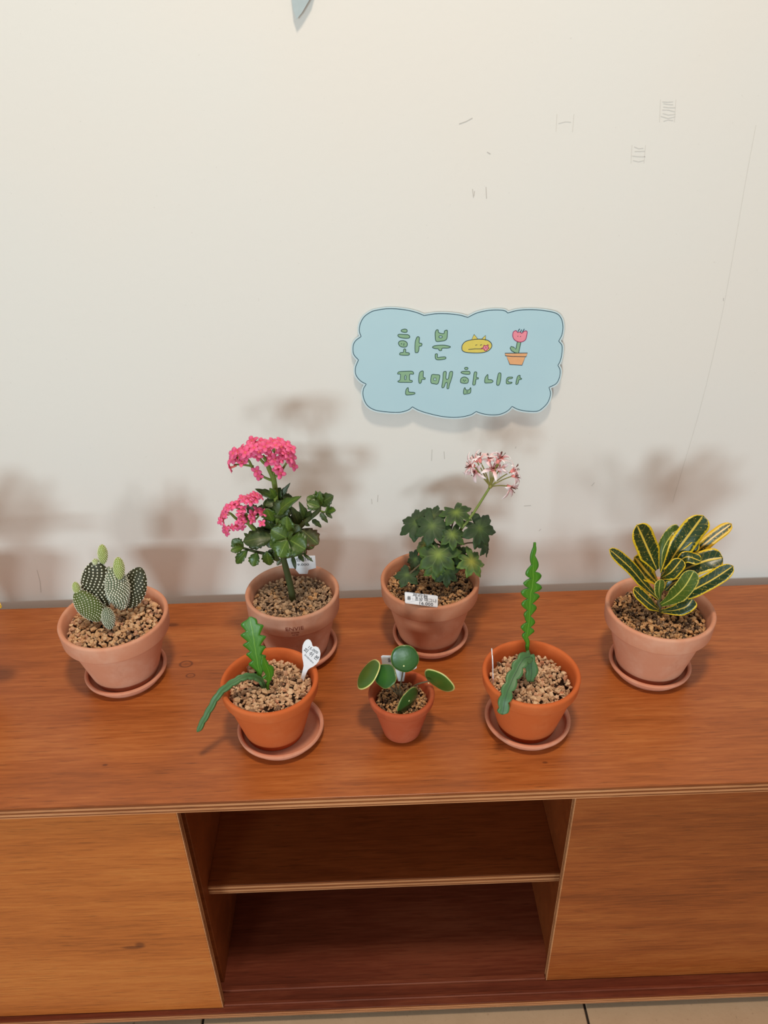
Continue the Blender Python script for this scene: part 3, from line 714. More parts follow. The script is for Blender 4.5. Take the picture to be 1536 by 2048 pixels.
qf = random.Random(321)
for k in range(34):
    y0 = qf.uniform(720, 1240); side = qf.choice((-1, 1)); ln = qf.uniform(110, 210)*(0.75 if y0 < 850 else 1.0)
    b = (738+qf.uniform(-15, 35)+(40 if y0 > 950 else 0), y0); a = qf.uniform(-0.9, 0.7)
    kl(b, (b[0]+side*ln*math.cos(a), b[1]-ln*math.sin(a)*0.9), qf.uniform(80, 125), qf.uniform(0.002, 0.020), 'kal_dark' if k % 3 else 'kal', 'obov', 5, qf.uniform(.1, .35), qf.uniform(-0.008, 0.010), qf.uniform(0, .5), qf.uniform(-.5, .5))

def flower_mesh(name, npet, L, W, mat, extra, seed, cup=0.25, tubelen=0.006, slim=0.6):
    r = random.Random(seed); V, F, U, MI = [], [], [], []
    for k in range(npet):
        a = 2*PI*k/npet+r.uniform(-.12, .12); d = Vector((math.cos(a), math.sin(a), 0)); s = Vector((-math.sin(a), math.cos(a), 0)); ll = L*r.uniform(.9, 1.1); up = cup*r.uniform(.4, 1.5)
        b = len(V); n = 5
        for i in range(n+1):
            u = i/n; w = W/2*max(0.12, math.sin(PI*min(1, 0.10+u*0.86))**slim)*(1.0 if i < n else 0.35)
            z = up*ll*u*(1-u*0.9)*1.2
            for j in (-1, 0, 1): V.append(d*(ll*(0.06+u*0.94))+s*(w*j)+Vector((0, 0, z+(0.10*w if j else 0)))); U.append((0.5+j*.5, u))
        for i in range(n):
            for j in range(2): F.append((b+i*3+j, b+i*3+j+1, b+(i+1)*3+j+1, b+(i+1)*3+j)); MI.append(0)
    tv, tf = tube_data([Vector((0, 0, -tubelen)), Vector((0, 0, -tubelen*0.4)), Vector((0, 0, 0.0004))], lambda u: L*(0.10+0.06*u), 6, 3)
    b = len(V); V += tv; U += [(0.5, 0.0)]*len(tv); F += [tuple(i+b for i in q) for q in tf]; MI += [0]*len(tf)
    if extra:
        for k in range(5):
            a = r.uniform(0, 2*PI); e = Vector((math.cos(a)*L*0.22, math.sin(a)*L*0.22, L*r.uniform(.30, .5)))
            tv, tf = tube_data([Vector((0, 0, 0)), e*0.6, e], lambda u: L*(0.010 if u < 0.8 else 0.022), 5, 4)
            b = len(V); V += tv; U += [(0.5, 0.0)]*len(tv); F += [tuple(i+b for i in q) for q in tf]; MI += [1]*len(tf)
    me = bpy.data.meshes.new(name); me.from_pydata([tuple(v) for v in V], [], F); me.materials.append(M[mat]); me.materials.append(M['anther'])
    me.polygons.foreach_set('material_index', MI); me.polygons.foreach_set('use_smooth', [True]*len(F))
    ul = me.uv_layers.new(name='UVMap')
    for lp in me.loops: ul.data[lp.index].uv = U[lp.vertex_index]
    return me
PINK = [flower_mesh('flower', 4, 0.0064, 0.0046, 'petal_pink', False, 40+k) for k in range(4)]
def put_flower(me, p, nrm, roll, s, parent, name='flower', th=0.0004):
    o = bpy.data.objects.new(name, me); COL.objects.link(o); o.parent = parent
    o.location = Vector(p)-ORG[parent]; o.rotation_mode = 'QUATERNION'
    o.rotation_quaternion = Vector(nrm).normalized().to_track_quat('Z', 'Y') @ Quaternion((0, 0, 1), roll); o.scale = (s, s, s)
    solid(o, th); return o
c5 = crop(440, 870, 9.035); c6 = crop(430, 970, 12.8)
TOPF = [(580,105),(520,180),(390,250),(240,330),(230,440),(190,590),(310,310),(430,285),(400,490),(490,380),(560,310),(540,235),(640,150),(700,310),(690,400),(750,130),(800,220),(860,170),(900,355),(885,470),(960,120),(1080,100),(1010,190),(1110,215),(1210,170),(1290,250),(1180,310),(1090,290),(1100,430),(1200,410),(1270,480),(1330,560),(1300,400),(1030,540),(1040,620),(1090,690),(660,650),(700,740),(340,390),(460,320),(620,230),(880,250),(1000,440),(1150,380),(760,210),(250,390),(1230,330)]
fr = random.Random(77)
for (x, y) in TOPF:
    dx, dz = (x-770)/600.0, (400-y)/330.0
    near = fr.uniform(-0.012, 0.004)+ (0.010 if y < 170 else -0.006)
    n = RIGHT*(dx*0.9)-DOWN*(dz*0.6+0.25)+TOCAM*0.95+Vector((fr.uniform(-.3, .3), fr.uniform(-.3, .3), fr.uniform(-.3, .3)))
    if (x, y) in ((190, 590),): n = RIGHT*-1.2+DOWN*0.4
    put_flower(fr.choice(PINK), c5(x, y, YK+near), n, fr.uniform(0, PI), fr.uniform(0.95, 1.25), T_KAL)
LOWF = [(590,440),(690,330),(770,410),(860,330),(950,290),(1030,360),(920,420),(1030,250),(1160,300),(480,550),(320,590),(240,680),(180,800),(200,870),(140,930),(280,1100),(290,1210),(460,1090),(560,1070),(690,1080),(660,690),(660,810),(640,930),(730,940),(720,620),(1090,660),(1230,700),(950,760),(950,900),(1200,980),(560,510),(400,550),(270,760)]
for (x, y) in LOWF:
    dx, dz = (x-640)/520.0, (760-y)/480.0
    n = RIGHT*(dx*0.9)-DOWN*(dz*0.8+0.1)+TOCAM*0.8+Vector((fr.uniform(-.3, .3), fr.uniform(-.3, .3), fr.uniform(-.3, .3)))
    if (x, y) == (1200, 980): n = TOCAM
    put_flower(fr.choice(PINK), c6(x, y, YK-0.008+fr.uniform(-.006, .004)), n, fr.uniform(0, PI), fr.uniform(0.85, 1.15), T_KAL)
for (x, y) in ((970, 270), (1000, 330), (790, 400), (820, 440), (1260, 270), (970, 400), (470, 440), (330, 420)):
    B = c5(x, y, YK-0.004)
    V, F = tube_data([B+DOWN*0.003, B, B-DOWN*0.003], lambda u: 0.0004+0.0015*math.sin(PI*u), 6, 6); mesh('flower_bud', V, F, M['kal_stem'], T_KAL)

# ---------------------------------------------------------------- geranium
c4 = crop(740, 870, 4.266); YG = P_GER[1]
def lobed(ctr, R, nrm, tipdir, mat, seed, cup=0.12, wavy=0.10, lobes=7, parent=None, notch=0.62):
    r = random.Random(seed); N = Vector(nrm).normalized(); T = Vector(tipdir); T = (T-N*T.dot(N)).normalized(); S = N.cross(T)
    na, nr = 84, 5; C = Vector(ctr); V, U, F = [C], [(0.0, 0.5)], []
    ph = r.uniform(0, 6)
    for i in range(1, nr+1):
        for k in range(na):
            a = -PI+2*PI*k/na; lb = 0.5+0.5*math.cos(lobes*a)
            q = (0.64+0.36*lb**0.75)*(1+0.05*math.cos(3*lobes*a))*(1-notch*math.exp(-((abs(a)-PI)/0.26)**2))*(1+0.06*math.sin(2*a+ph))
            q = 1-(1-q)*(i/nr)**0.8
            rad = R*(i/nr)*q
            h = cup*R*(i/nr)**2*(-1)+wavy*R*(i/nr)**2*math.cos(lobes*a+PI*0.9)+0.06*R*(i/nr)*math.sin(2*a+ph)
            V.append(C+T*(rad*math.cos(a))+S*(rad*math.sin(a))+N*h); U.append((i/nr, (a+PI)/(2*PI)))
    for k in range(na): F.append((0, 1+k, 1+(k+1) % na))
    for i in range(nr-1):
        for k in range(na): F.append((1+i*na+k, 1+(i+1)*na+k, 1+(i+1)*na+(k+1) % na, 1+i*na+(k+1) % na))
    return solid(mesh('leaf', V, F, mat, parent, uvs=U), 0.0009)
CROWN = c4(655, 960, YG)
tube('stem', [c4(640, 1240, YG), c4(648, 1100, YG), CROWN, c4(690, 860, YG-0.002)], lambda u: 0.0036-0.0014*u, M['ger_stem'], T_GER, 8, 12)
GL = [  # centre, radius(zoom px), dy, normal mix (right, up, cam), tip direction (right, down), material
 ((400, 745), 150, 0.012, (-0.5, 0.7, 0.6), (-1, 0.5), 'ger_dark'), ((530, 775), 150, -0.004, (-0.2, 0.5, 0.9), (-0.2, 1), 'ger_dark'),
 ((735, 662), 128, 0.006, (0.05, 1.3, 0.55), (0.2, 1), 'ger'), ((935, 800), 155, 0.0, (0.5, 0.45, 0.8), (0.5, 0.7), 'ger_dark'),
 ((985, 930), 100, 0.006, (0.9, 0.1, 0.6), (0.6, 1), 'ger_dark'), ((702, 850), 112, -0.014, (0.1, 0.6, 0.8), (0, 1), 'ger'),
 ((470, 940), 115, -0.008, (-0.9, 0.2, 0.6), (-0.2, 1), 'ger_yellow'), ((585, 1020), 165, -0.026, (-0.05, 0.4, 0.9), (-0.05, 1), 'ger'),
 ((560, 1120), 110, -0.020, (-0.2, 0.1, 0.9), (0, 1), 'ger_yellow'), ((750, 1030), 110, -0.004, (0.2, 0.5, 0.9), (0.4, 0.8), 'ger'), ((865, 1080), 125, -0.020, (0.45, 0.45, 0.8), (0.5, 0.8), 'ger_yellow'),
 ((315, 1195), 105, -0.024, (-0.2, 1.4, 0.6), (-0.3, 1), 'ger_dark'), ((385, 1060), 92, 0.004, (-0.7, 0.4, 0.7), (-0.5, 0.8), 'ger_dark'), ((655, 1170), 110, -0.024, (0.1, 0.2, 0.9), (0, 1), 'ger_dark'),
 ((540, 690), 100, 0.016, (-0.1, 0.6, 0.8), (0.3, -1), 'ger_dark')]
for k, (c, R, dy, nm, td, mat) in enumerate(GL):
    C = c4(c[0], c[1], YG+dy); n = RIGHT*nm[0]+Vector((0, 0, 1))*nm[1]+TOCAM*nm[2]
    lobed(C, R/4.266*1.10/1540, n, RIGHT*td[0]+DOWN*td[1], M[mat], k+3, 0.14, 0.10, 5 if k in (6, 11) else 7, T_GER)
    e = C-n.normalized()*0.002
    tube('petiole', [CROWN+Vector((0, 0, -0.004+0.0015*(k % 4))), CROWN.lerp(e, 0.55)+Vector((0, 0, 0.004)), e], 0.0011, M['petiole'], T_GER, 6, 8)
c8 = crop(920, 880, 10.97)
YF = YG+0.004
HUB = c8(665, 1020, YF)
tube('flower_stalk', [CROWN, c4(780, 800, YG), c4(880, 670, YG+0.002), HUB], lambda u: 0.0021-0.0006*u, M['ger_stem'], T_GER, 8, 16)
V, F = tube_data([HUB-RIGHT*0.0012+DOWN*0.002, HUB, HUB-DOWN*0.003], lambda u: 0.0016+0.0012*math.sin(PI*u), 8, 5); mesh('flower_hub', V, F, M['pedicel'], T_GER)
PALE = [flower_mesh('flower', 5, 0.0150, 0.0044, 'petal_pale', True, 90+k, 0.55, 0.004, 0.8) for k in range(4)]
GFL = [((430, 420), (-0.25, 1, 0.2)), ((330, 440), (-0.8, 0.6, 0.3)), ((650, 420), (0.0, 1, 0.5)), ((845, 440), (0.3, 1, 0.3)), ((900, 400), (0.5, 0.9, -0.1)), ((340, 690), (-0.6, -0.5, 0.7)),
       ((250, 560), (-1, 0.1, 0.2)), ((1180, 660), (0.8, 0.6, 0.2)), ((1200, 790), (1, 0.0, 0.5)), ((1100, 1040), (0.7, -0.5, 0.5)), ((720, 640), (0.1, 0.4, 0.9)), ((880, 640), (0.5, 0.5, -0.6))]
for k, ((x, y), nm) in enumerate(GFL):
    q = random.Random(200+k); p = c8(x, y, YF+q.uniform(-0.010, 0.008)); n = RIGHT*nm[0]-DOWN*nm[1]+TOCAM*nm[2]
    tube('pedicel', [HUB, HUB.lerp(p, 0.5)+Vector((0, 0, 0.002)), p-n.normalized()*0.003], 0.0008, M['pedicel'], T_GER, 6, 8)
    put_flower(PALE[k % 4], p, n, q.uniform(0, PI), q.uniform(0.95, 1.20), T_GER, 'flower', 0.0003)

# ---------------------------------------------------------------- fishbone cacti
def fishstem(parent, pts, W, lobes, mat, nrm, depth=0.62, thick=0.0022, taper=((0, 0.25), (0.3, 1.0), (1, 0.55)), ph=0.0, skew=0.25, n=None, cup=0.06, name='stem', sharp=False):
    n = n or lobes*9
    def env(u):
        for (u0, w0), (u1, w1) in zip(taper, taper[1:]):
            if u <= u1: return w0+(w1-w0)*(u-u0)/(u1-u0)
        return taper[-1][1]
    def side(off):
        def f(u):
            s = (u*lobes+off+ph) % 1.0
            lob = ((s/0.80)**1.2 if s < 0.80 else max(0.0, 1-(s-0.80)/0.20)**0.6) if sharp else math.sin(PI*(s**(1.0+skew)))**0.65
            e = env(u)*(1-max(0, (u-0.955)/0.045)**2*0.8)
            return max(W/2*e*(1-depth+depth*lob), W*0.05)
        return f
    V, F, U = blade_data([Vector(p) for p in pts], side(0.0), side(0.5), Vector(nrm).normalized(), n, 3, cup)
    return solid(mesh(name, V, F, mat, parent, uvs=U), thick)
YL = P_FL[1]; k3 = 1.0/1540/4.55*0.895
fishstem(T_FL, [c3(685, 1340, YL-0.002), c3(640, 1200, YL), c3(612, 1050, YL+0.003), c3(592, 930, YL+0.006), c3(572, 800, YL+0.010), c3(545, 655, YL+0.016)], 225*k3, 7, M['fish'], TOCAM+Vector((0.1, 0, 0)), 0.50, 0.0022, ((0, 0.16), (0.22, 0.20), (0.36, 0.72), (0.55, 0.80), (0.75, 1.0), (0.92, 0.9), (1, 0.35)), 0.2, 0.7, 96, 0.06, 'stem', True)
fishstem(T_FL, [c3(705, 1330, YL-0.004), c3(712, 1240, YL-0.003), c3(715, 1160, YL-0.004), c3(655, 1015, YL-0.004)], 125*k3, 3, M['fish'], TOCAM+Vector((0.5, 0, 0.2)), 0.5, 0.0022, ((0, 0.2), (0.35, 0.3), (0.55, 1.0), (0.8, 0.85), (1, 0.3)), 0.1, 0.7, 60, 0.06, 'stem', True)
fishstem(T_FL, [c3(690, 1345, YL-0.002), c3(640, 1235, YL-0.004), c3(540, 1195, YL-0.010), c3(420, 1235, YL-0.018), c3(270, 1350, YL-0.027), c3(160, 1530, YL-0.034), c3(68, 1700, YL-0.040)], 66*k3, 11, M['fish_dark'], (0.25, -0.4, 1.0), 0.30, 0.0030, ((0, 0.5), (0.25, 0.9), (0.5, 1.0), (0.8, 0.85), (1, 0.75)), 0.0, 0.1, None, 0.35)
c7 = crop(930, 1070, 4.654); YR = P_FR[1]; k7 = 1.0/1540/4.654*0.89
fishstem(T_FR, [c7(592, 1115, YR+0.006), c7(572, 960, YR+0.008), c7(588, 840, YR+0.010), c7(598, 700, YR+0.012), c7(606, 560, YR+0.014), c7(628, 440, YR+0.016), c7(632, 300, YR+0.018), c7(650, 70, YR+0.022)], 178*k7, 9, M['fish'], TOCAM+Vector((0.25, 0, 0)), 0.80, 0.0022, ((0, 0.18), (0.13, 0.30), (0.22, 0.75), (0.30, 0.80), (0.36, 0.45), (0.44, 0.75), (0.55, 1.0), (0.66, 1.05), (0.80, 0.85), (0.90, 0.45), (1, 0.12)), 0.15, 0.35, 130)
fishstem(T_FR, [c7(605, 1360, YR-0.012), c7(615, 1290, YR-0.010), c7(610, 1180, YR-0.006), c7(590, 1125, YR-0.004)], 130*k7, 2, M['fish_dark'], TOCAM, 0.4, 0.003, ((0, 0.5), (0.4, 1.0), (1, 0.8)), 0.2)
fishstem(T_FR, [c7(610, 1130, YR-0.004), c7(540, 1160, YR-0.012), c7(480, 1260, YR-0.022), c7(415, 1400, YR-0.036), c7(372, 1530, YR-0.046), c7(345, 1668, YR-0.052)], 128*k7, 6, M['fish_dark'], TOCAM+Vector((0, 0, 0.5)), 0.42, 0.0026, ((0, 0.9), (0.4, 1.0), (1, 0.85)), 0.0, 0.1, None, 0.12)

# ---------------------------------------------------------------- pilea
cp = crop(690, 1270, 6.4); YP = P_SM[1]; kp = 1.0/1540/6.4*0.89
def disc(ctr, R, ratio, minor, mat, dot, edgewave=0.03, seed=0, flip=1, dome=0.10, R2=None):
    """round leaf whose plane is turned so that it is seen as an ellipse; minor = direction (right, down) of the short axis"""
    mv = (RIGHT*minor[0]+DOWN*minor[1]).normalized(); tl = math.acos(ratio)*flip
    vd = (CAM-Vector(ctr)).normalized(); mv = (mv-vd*mv.dot(vd)).normalized()
    N = (vd*math.cos(tl)+mv*math.sin(tl)).normalized(); A = (mv-N*mv.dot(N)).normalized(); B = N.cross(A)
    na, nr = 56, 6; V, U, F = [Vector(ctr)+N*(dome*R)], [(0.0, 0.0)], []
    for i in range(1, nr+1):
        for k in range(na):
            a = 2*PI*k/na; q = i/nr; rad = R*q*(1+edgewave*math.sin(2*a+seed)+edgewave*0.5*math.sin(5*a+seed))
            V.append(Vector(ctr)+A*(rad*math.cos(a))+B*(rad*math.sin(a)*(R2 or 1.0))+N*(dome*R*(1-q*q))); U.append((q, k/na))
    for k in range(na): F.append((0, 1+k, 1+(k+1) % na))
    for i in range(nr-1):
        for k in range(na): F.append((1+i*na+k, 1+(i+1)*na+k, 1+(i+1)*na+(k+1) % na, 1+i*na+(k+1) % na))
    o = solid(mesh('leaf', V, F, mat, T_SM, uvs=U), 0.0010)
    D = dot+N*(dome*R*0.85+0.0012)
    dv, df = lathe_data([(0.0001, 0.0), (0.0011, 0.0), (0.0009, 0.0004), (0.0001, 0.0006)], (0, 0, 0), 12)
    Q = N.to_track_quat('Z', 'Y'); mesh('leaf_spot', [D+(Q @ v) for v in dv], df, M['pilea_dot'], o)
    return dot-N*0.0005
SB0 = cp(705, 770, YP)
ends = [disc(cp(765, 300, YP+0.004), 180*kp, 0.92, (0.1, 1), M['pilea'], cp(752, 385, YP+0.002), 0.02, 1),
        disc(cp(522, 525, YP-0.002), 160*kp, 0.80, (1, 0.25), M['pilea'], cp(575, 560, YP-0.003), 0.06, 2, -1),
        disc(cp(303, 505, YP+0.006), 215*kp, 0.46, (0.8, 0.58), M['pilea_pale'], cp(350, 500, YP+0.005), 0.03, 3, -1),
        disc(cp(800, 840, YP-0.018), 192*kp, 0.42, (0.8, 0.6), M['pilea'], cp(798, 826, YP-0.018), 0.03, 4),
        disc(cp(1208, 582, YP-0.002), 205*kp, 0.46, (-0.5, 0.85), M['pilea_pale'], cp(1085, 590, YP-0.002), 0.05, 5)]
for k, e in enumerate(ends):
    tube('petiole', [SB0+Vector((0.0014*(k-2), 0, -0.004)), SB0.lerp(e, 0.5)+Vector((0, 0, 0.004 if k != 3 else 0.008)), e], 0.0010, M['petiole'], T_SM, 6, 10)
tube('stem', [SB0+Vector((0, 0, -0.008)), SB0, SB0+Vector((0.001, 0, 0.007))], lambda u: 0.0022-0.0008*u, M['petiole'], T_SM, 7, 6)

# ---------------------------------------------------------------- croton
cc = crop(1180, 1010, 4.8); kc = 1.0/1540/4.8*0.95; YO = P_CRO[1]
CL = [ # points (zoom x, y, dy), width, material, normal tweak (right, up), wave
 ([(640, 620, 0), (560, 440, -.002), (450, 190, -.010)], 215, 'crot', (-0.1, 0.2), 0.0),
 ([(655, 900, 0), (520, 760, -.006), (380, 600, -.014), (185, 425, -.022)], 130, 'crot', (0.3, 0.3), 0.0),
 ([(650, 760, .004), (540, 640, .004), (425, 500, .002)], 185, 'crot_yel', (0.3, 0.2), 0.0),
 ([(700, 660, 0), (820, 460, .002), (960, 270, .004), (1085, 100, .004)], 235, 'crot', (0.1, 0.1), 0.06),
 ([(690, 640, .006), (700, 440, .012), (790, 280, .018), (870, 235, .024)], 130, 'crot_green', (-0.6, 0.0), 0.0),
 ([(720, 640, .010), (780, 460, .012), (850, 290, .010)], 120, 'crot', (-0.5, 0.3), 0.1),
 ([(760, 640, .010), (980, 480, .014), (1180, 310, .014), (1360, 180, .012)], 118, 'crot_yel', (0.1, 0.3), 0.0),
 ([(710, 720, 0), (900, 620, -.004), (1100, 540, -.006), (1275, 505, -.008)], 205, 'crot', (0.0, 0.5), 0.06),
 ([(690, 960, -.004), (900, 860, -.012), (1150, 730, -.020), (1375, 585, -.026)], 150, 'crot', (0.1, 0.5), 0.0),
 ([(680, 960, -.008), (800, 890, -.018), (910, 780, -.026), (1000, 630, -.028)], 165, 'crot_green', (-0.2, 0.3), 0.0),
 ([(690, 700, -.006), (780, 640, -.018), (880, 520, -.022)], 140, 'crot', (0.1, 0.6), 0.0),
 ([(680, 1020, -.006), (820, 1010, -.016), (930, 970, -.020), (985, 900, -.018)], 130, 'crot', (0.0, 0.4), 0.15),
 ([(660, 1010, -.006), (560, 940, -.014), (415, 805, -.020)], 125, 'crot', (0.1, 0.6), 0.0),
 ([(668, 900, -.010), (660, 820, -.014), (672, 715, -.014)], 100, 'crot_green', (0.1, 0.2), 0.0),
 ([(800, 600, .0), (920, 500, -.006), (1065, 540, -.012)], 110, 'crot', (0.2, 0.4), 0.2),
 ([(760, 620, .004), (900, 480, .002), (1030, 350, .004)], 130, 'crot', (0.5, 0.0), 0.15),
 ([(720, 820, .006), (820, 740, .004), (1010, 690, .0)], 150, 'crot', (0.1, 0.5), 0.05),
]
def croton(t, dx, dy0, leaves, stempts, mirror=False, cx=P_CRO[0]):
    sh = lambda p: Vector(((2*cx-p.x if mirror else p.x)+dx, p.y+dy0, p.z))
    tube('stem', [sh(cc(x, y, YO)) for x, y in stempts], lambda u: 0.0030-0.0012*u, M['crot_stem'], t, 8, 12)
    for k, (pts, w, mat, tw, wv) in enumerate(leaves):
        P = [sh(cc(x, y, YO+d)) for x, y, d in pts]
        n = TOCAM+RIGHT*(tw[0]*(-1 if mirror else 1))+Vector((0, 0, tw[1]))
        blade('leaf', P, w*kc, n, M[mat], t, 'strap', 0, 0, 34, 3, 0.16, 0.0009, wv+0.06, k*1.7)
ST = ((668, 1060), (664, 960), (668, 860), (690, 720), (700, 640))
croton(T_CRO, 0, 0, CL, ST)
croton(T_OFF, P_OFF[0]-P_CRO[0], P_OFF[1]-P_CRO[1], CL[:-3], ST)
TIP = at(3.5, 1214, P_OFF[1]-0.01)
B_ = Vector((P_OFF[0]+0.004, P_OFF[1], TIP.z-0.020))
blade('leaf', [B_, B_.lerp(TIP, 0.5)+Vector((0, 0, 0.010)), TIP], 0.026, (0, -0.4, 1), M['crot_yel'], T_OFF, 'strap', 0, 0, 18, 3, 0.16, 0.0009)

# ---------------------------------------------------------------- plant tags
def plate(name, pts, nrm, mat, label, extra=None):
    """flat plastic tag from an outline of world points"""
    N = Vector(nrm).normalized(); n = len(pts); th = 0.0009
    base = min(pts, key=lambda p: p.z)
    t = thing(name, label, 'plant tag', base, 'plant tags stuck in the gravel')
    tri = tessellate_polygon([pts]); V = [p+N*th/2 for p in pts]+[p-N*th/2 for p in pts]
    F = [tuple(q) for q in tri]+[tuple(i+n for i in reversed(q)) for q in tri]+[(i, i+n, (i+1) % n+n, (i+1) % n) for i in range(n)]
    mesh('tag_plate', V, F, mat, t, smooth=False); return t
def put_text(t, body, size, o, U, W, N, mat, sx=1.0, name='handwriting', p0=None):
    V, F = text_mesh(body, size)
    N = N.normalized(); U = (U-N*U.dot(N)).normalized(); W = (W-N*W.dot(N)).normalized()
    if p0: o = o-N*(o-p0).dot(N)
    return mesh(name, [o+U*(v.x*sx)+W*v.y+N*0.0007 for v in V], F, mat, t, smooth=False)
ct = crop(800, 1170, 17.07)
yb, yt = P_GER[1]-0.0640, P_GER[1]-0.0560
Q4 = [ct(185, 235, yt), ct(1230, 355, yt), ct(1290, 385, yt), ct(1285, 740, yb), ct(1260, 765, yb), ct(200, 622, yb), ct(175, 600, yb), ct(158, 262, yt)]
Ut = Q4[1]-Q4[0]; Wt = Q4[0]-Q4[6]; Nt = Ut.cross(Wt)
Nt = Nt if Nt.dot(TOCAM) > 0 else -Nt
tg = plate('plant_tag', Q4, Nt, M['tagw'], 'white rectangular handwritten tag at the front of the geranium pot')
mid = lambda x, y: ct(x, y, yt+(yb-yt)*((y-(235+(x-165)*0.113))/370.0))
put_text(tg, '제라늄', 0.0056, mid(690, 375), Ut, Wt, Nt, M['ink'], 1.3, p0=Q4[0])
put_text(tg, '품 : 조앙 매그냐', 0.0050, mid(740, 505), Ut, Wt, Nt, M['ink'], 1.15, p0=Q4[0])
put_text(tg, '16.000', 0.0050, mid(880, 645), Ut, Wt, Nt, M['ink'], 1.4, p0=Q4[0])
ck = crop(565, 1095, 19.2); y1, y2 = P_KAL[1]+0.0455, P_KAL[1]+0.0425
Q5 = [ck(130, 345, y1), ck(1250, 310, y1), ck(1290, 780, y2), ck(1000, 860, y2), ck(960, 1010, y2), ck(640, 1010, y2), ck(540, 890, y2), ck(470, 800, y2), ck(262, 790, y2)]
U5 = Q5[1]-Q5[0]; W5 = ck(690, 330, y1)-ck(720, 790, y2); N5 = U5.cross(W5); N5 = N5 if N5.dot(TOCAM) > 0 else -N5
tk = plate('plant_tag', Q5, N5, M['tagw'], 'white handwritten tag at the back of the pink-flowered plant')
put_text(tk, '카랑코에', 0.0060, ck(720, 470, y1-0.0008), U5, W5, N5, M['ink'], 1.35, p0=Q5[0])
put_text(tk, '9.000', 0.0046, ck(790, 650, y1-0.0018), U5, W5, N5, M['ink'], 1.6, p0=Q5[0])
ch = crop(590, 1270, 22.75); yh = P_FL[1]+0.010
HP = [(600,195),(700,240),(760,350),(800,500),(850,530),(950,520),(1060,570),(1130,690),(1160,850),(1130,1050),(1070,1200),(960,1330),(830,1430),(680,1500),(590,1580),(540,1680),(480,1830),(400,2080),(250,2050),(300,1800),(360,1560),(390,1400),(380,1260),(340,1050),(330,850),(330,650),(350,470),(410,330),(500,230)]
hy = lambda y: yh+0.012*(2000-y)/1800.0
Q6 = [ch(x, y, hy(y)) for x, y in HP]
a_, b_, c_ = ch(330, 850, hy(850)), ch(1160, 850, hy(850)), ch(600, 195, hy(195)); N6 = (b_-a_).cross(c_-a_); N6 = N6 if N6.dot(TOCAM) > 0 else -N6
th_ = plate('plant_tag', Q6, N6, M['tagw'], 'white heart-shaped tag in the orange pot with the hanging stem')
U6 = ch(1000, 1030, hy(1030))-ch(480, 680, hy(680)); W6 = N6.cross(U6)
W6 = W6 if W6.z > 0 else -W6
put_text(th_, '피 쉬 본', 0.0062, ch(735, 870, hy(870)), U6, W6, N6, M['ink'], 1.02, p0=Q6[0])
put_text(th_, '15.000', 0.0045, ch(815, 665, hy(665)), U6, W6, N6, M['ink'], 1.15, p0=Q6[0])
gb = []
for k in range(9):
    o_ = ch(460+k*45, 900+k*44, hy(900+k*44))+N6.normalized()*0.0007; u_ = U6.normalized()*0.0007; w_ = W6.normalized()*(0.0006 if k % 3 else 0.0010)
    gb.append(([o_-u_-w_, o_+u_-w_, o_+u_+w_, o_-u_+w_], [(0, 1, 2, 3)]))
V, F = merge(gb); mesh('faint_print', V, F, M['ink_grey'], th_, smooth=False)
yp = P_SM[1]+0.018
Q7 = [cp(462, 275, yp+0.004), cp(480, 262, yp+0.004), cp(900, 275, yp+0.004), cp(925, 300, yp+0.004), cp(915, 420, yp+0.003), cp(880, 440, yp+0.003), cp(775, 450, yp+0.003), cp(755, 590, yp), cp(680, 590, yp), cp(640, 430, yp+0.003), cp(480, 400, yp+0.003)]
N7 = (Q7[3]-Q7[0]).cross(Q7[0]-Q7[10]); N7 = N7 if N7.dot(TOCAM) > 0 else -N7
tp = plate('plant_tag', Q7, N7, M['tagw'], 'white tag behind the round leaves in the smallest pot')
put_text(tp, '필레아', 0.0062, cp(635, 320, yp+0.0035), RIGHT, -DOWN, N7, M['ink'], 1.0, p0=Q7[0])
# edge-on tag in the right orange pot
e0, e1 = c7(262, 1350, YR-0.008), c7(252, 1090, YR-0.010)
ax = (e1-e0).normalized(); sd = Vector((0.06, 1, 0.3)); sd = (sd-ax*sd.dot(ax)).normalized(); L8 = (e1-e0).length
HP8 = [(0, -0.12), (0.30, -0.10), (0.42, 0.35), (1.9, 0.62), (2.3, 0.80), (2.0, 0.95), (1.2, 1.0), (0, 0.88), (-1.2, 1.0), (-2.0, 0.95), (-2.3, 0.80), (-1.9, 0.62), (-0.42, 0.35), (-0.30, -0.10)]
Q8 = [e0+ax*(v*L8)+sd*(u*0.0042) for u, v in HP8]
plate('plant_tag', Q8, ax.cross(sd), M['tagw'], 'white tag seen edge-on inside the orange pot with the tall stem')

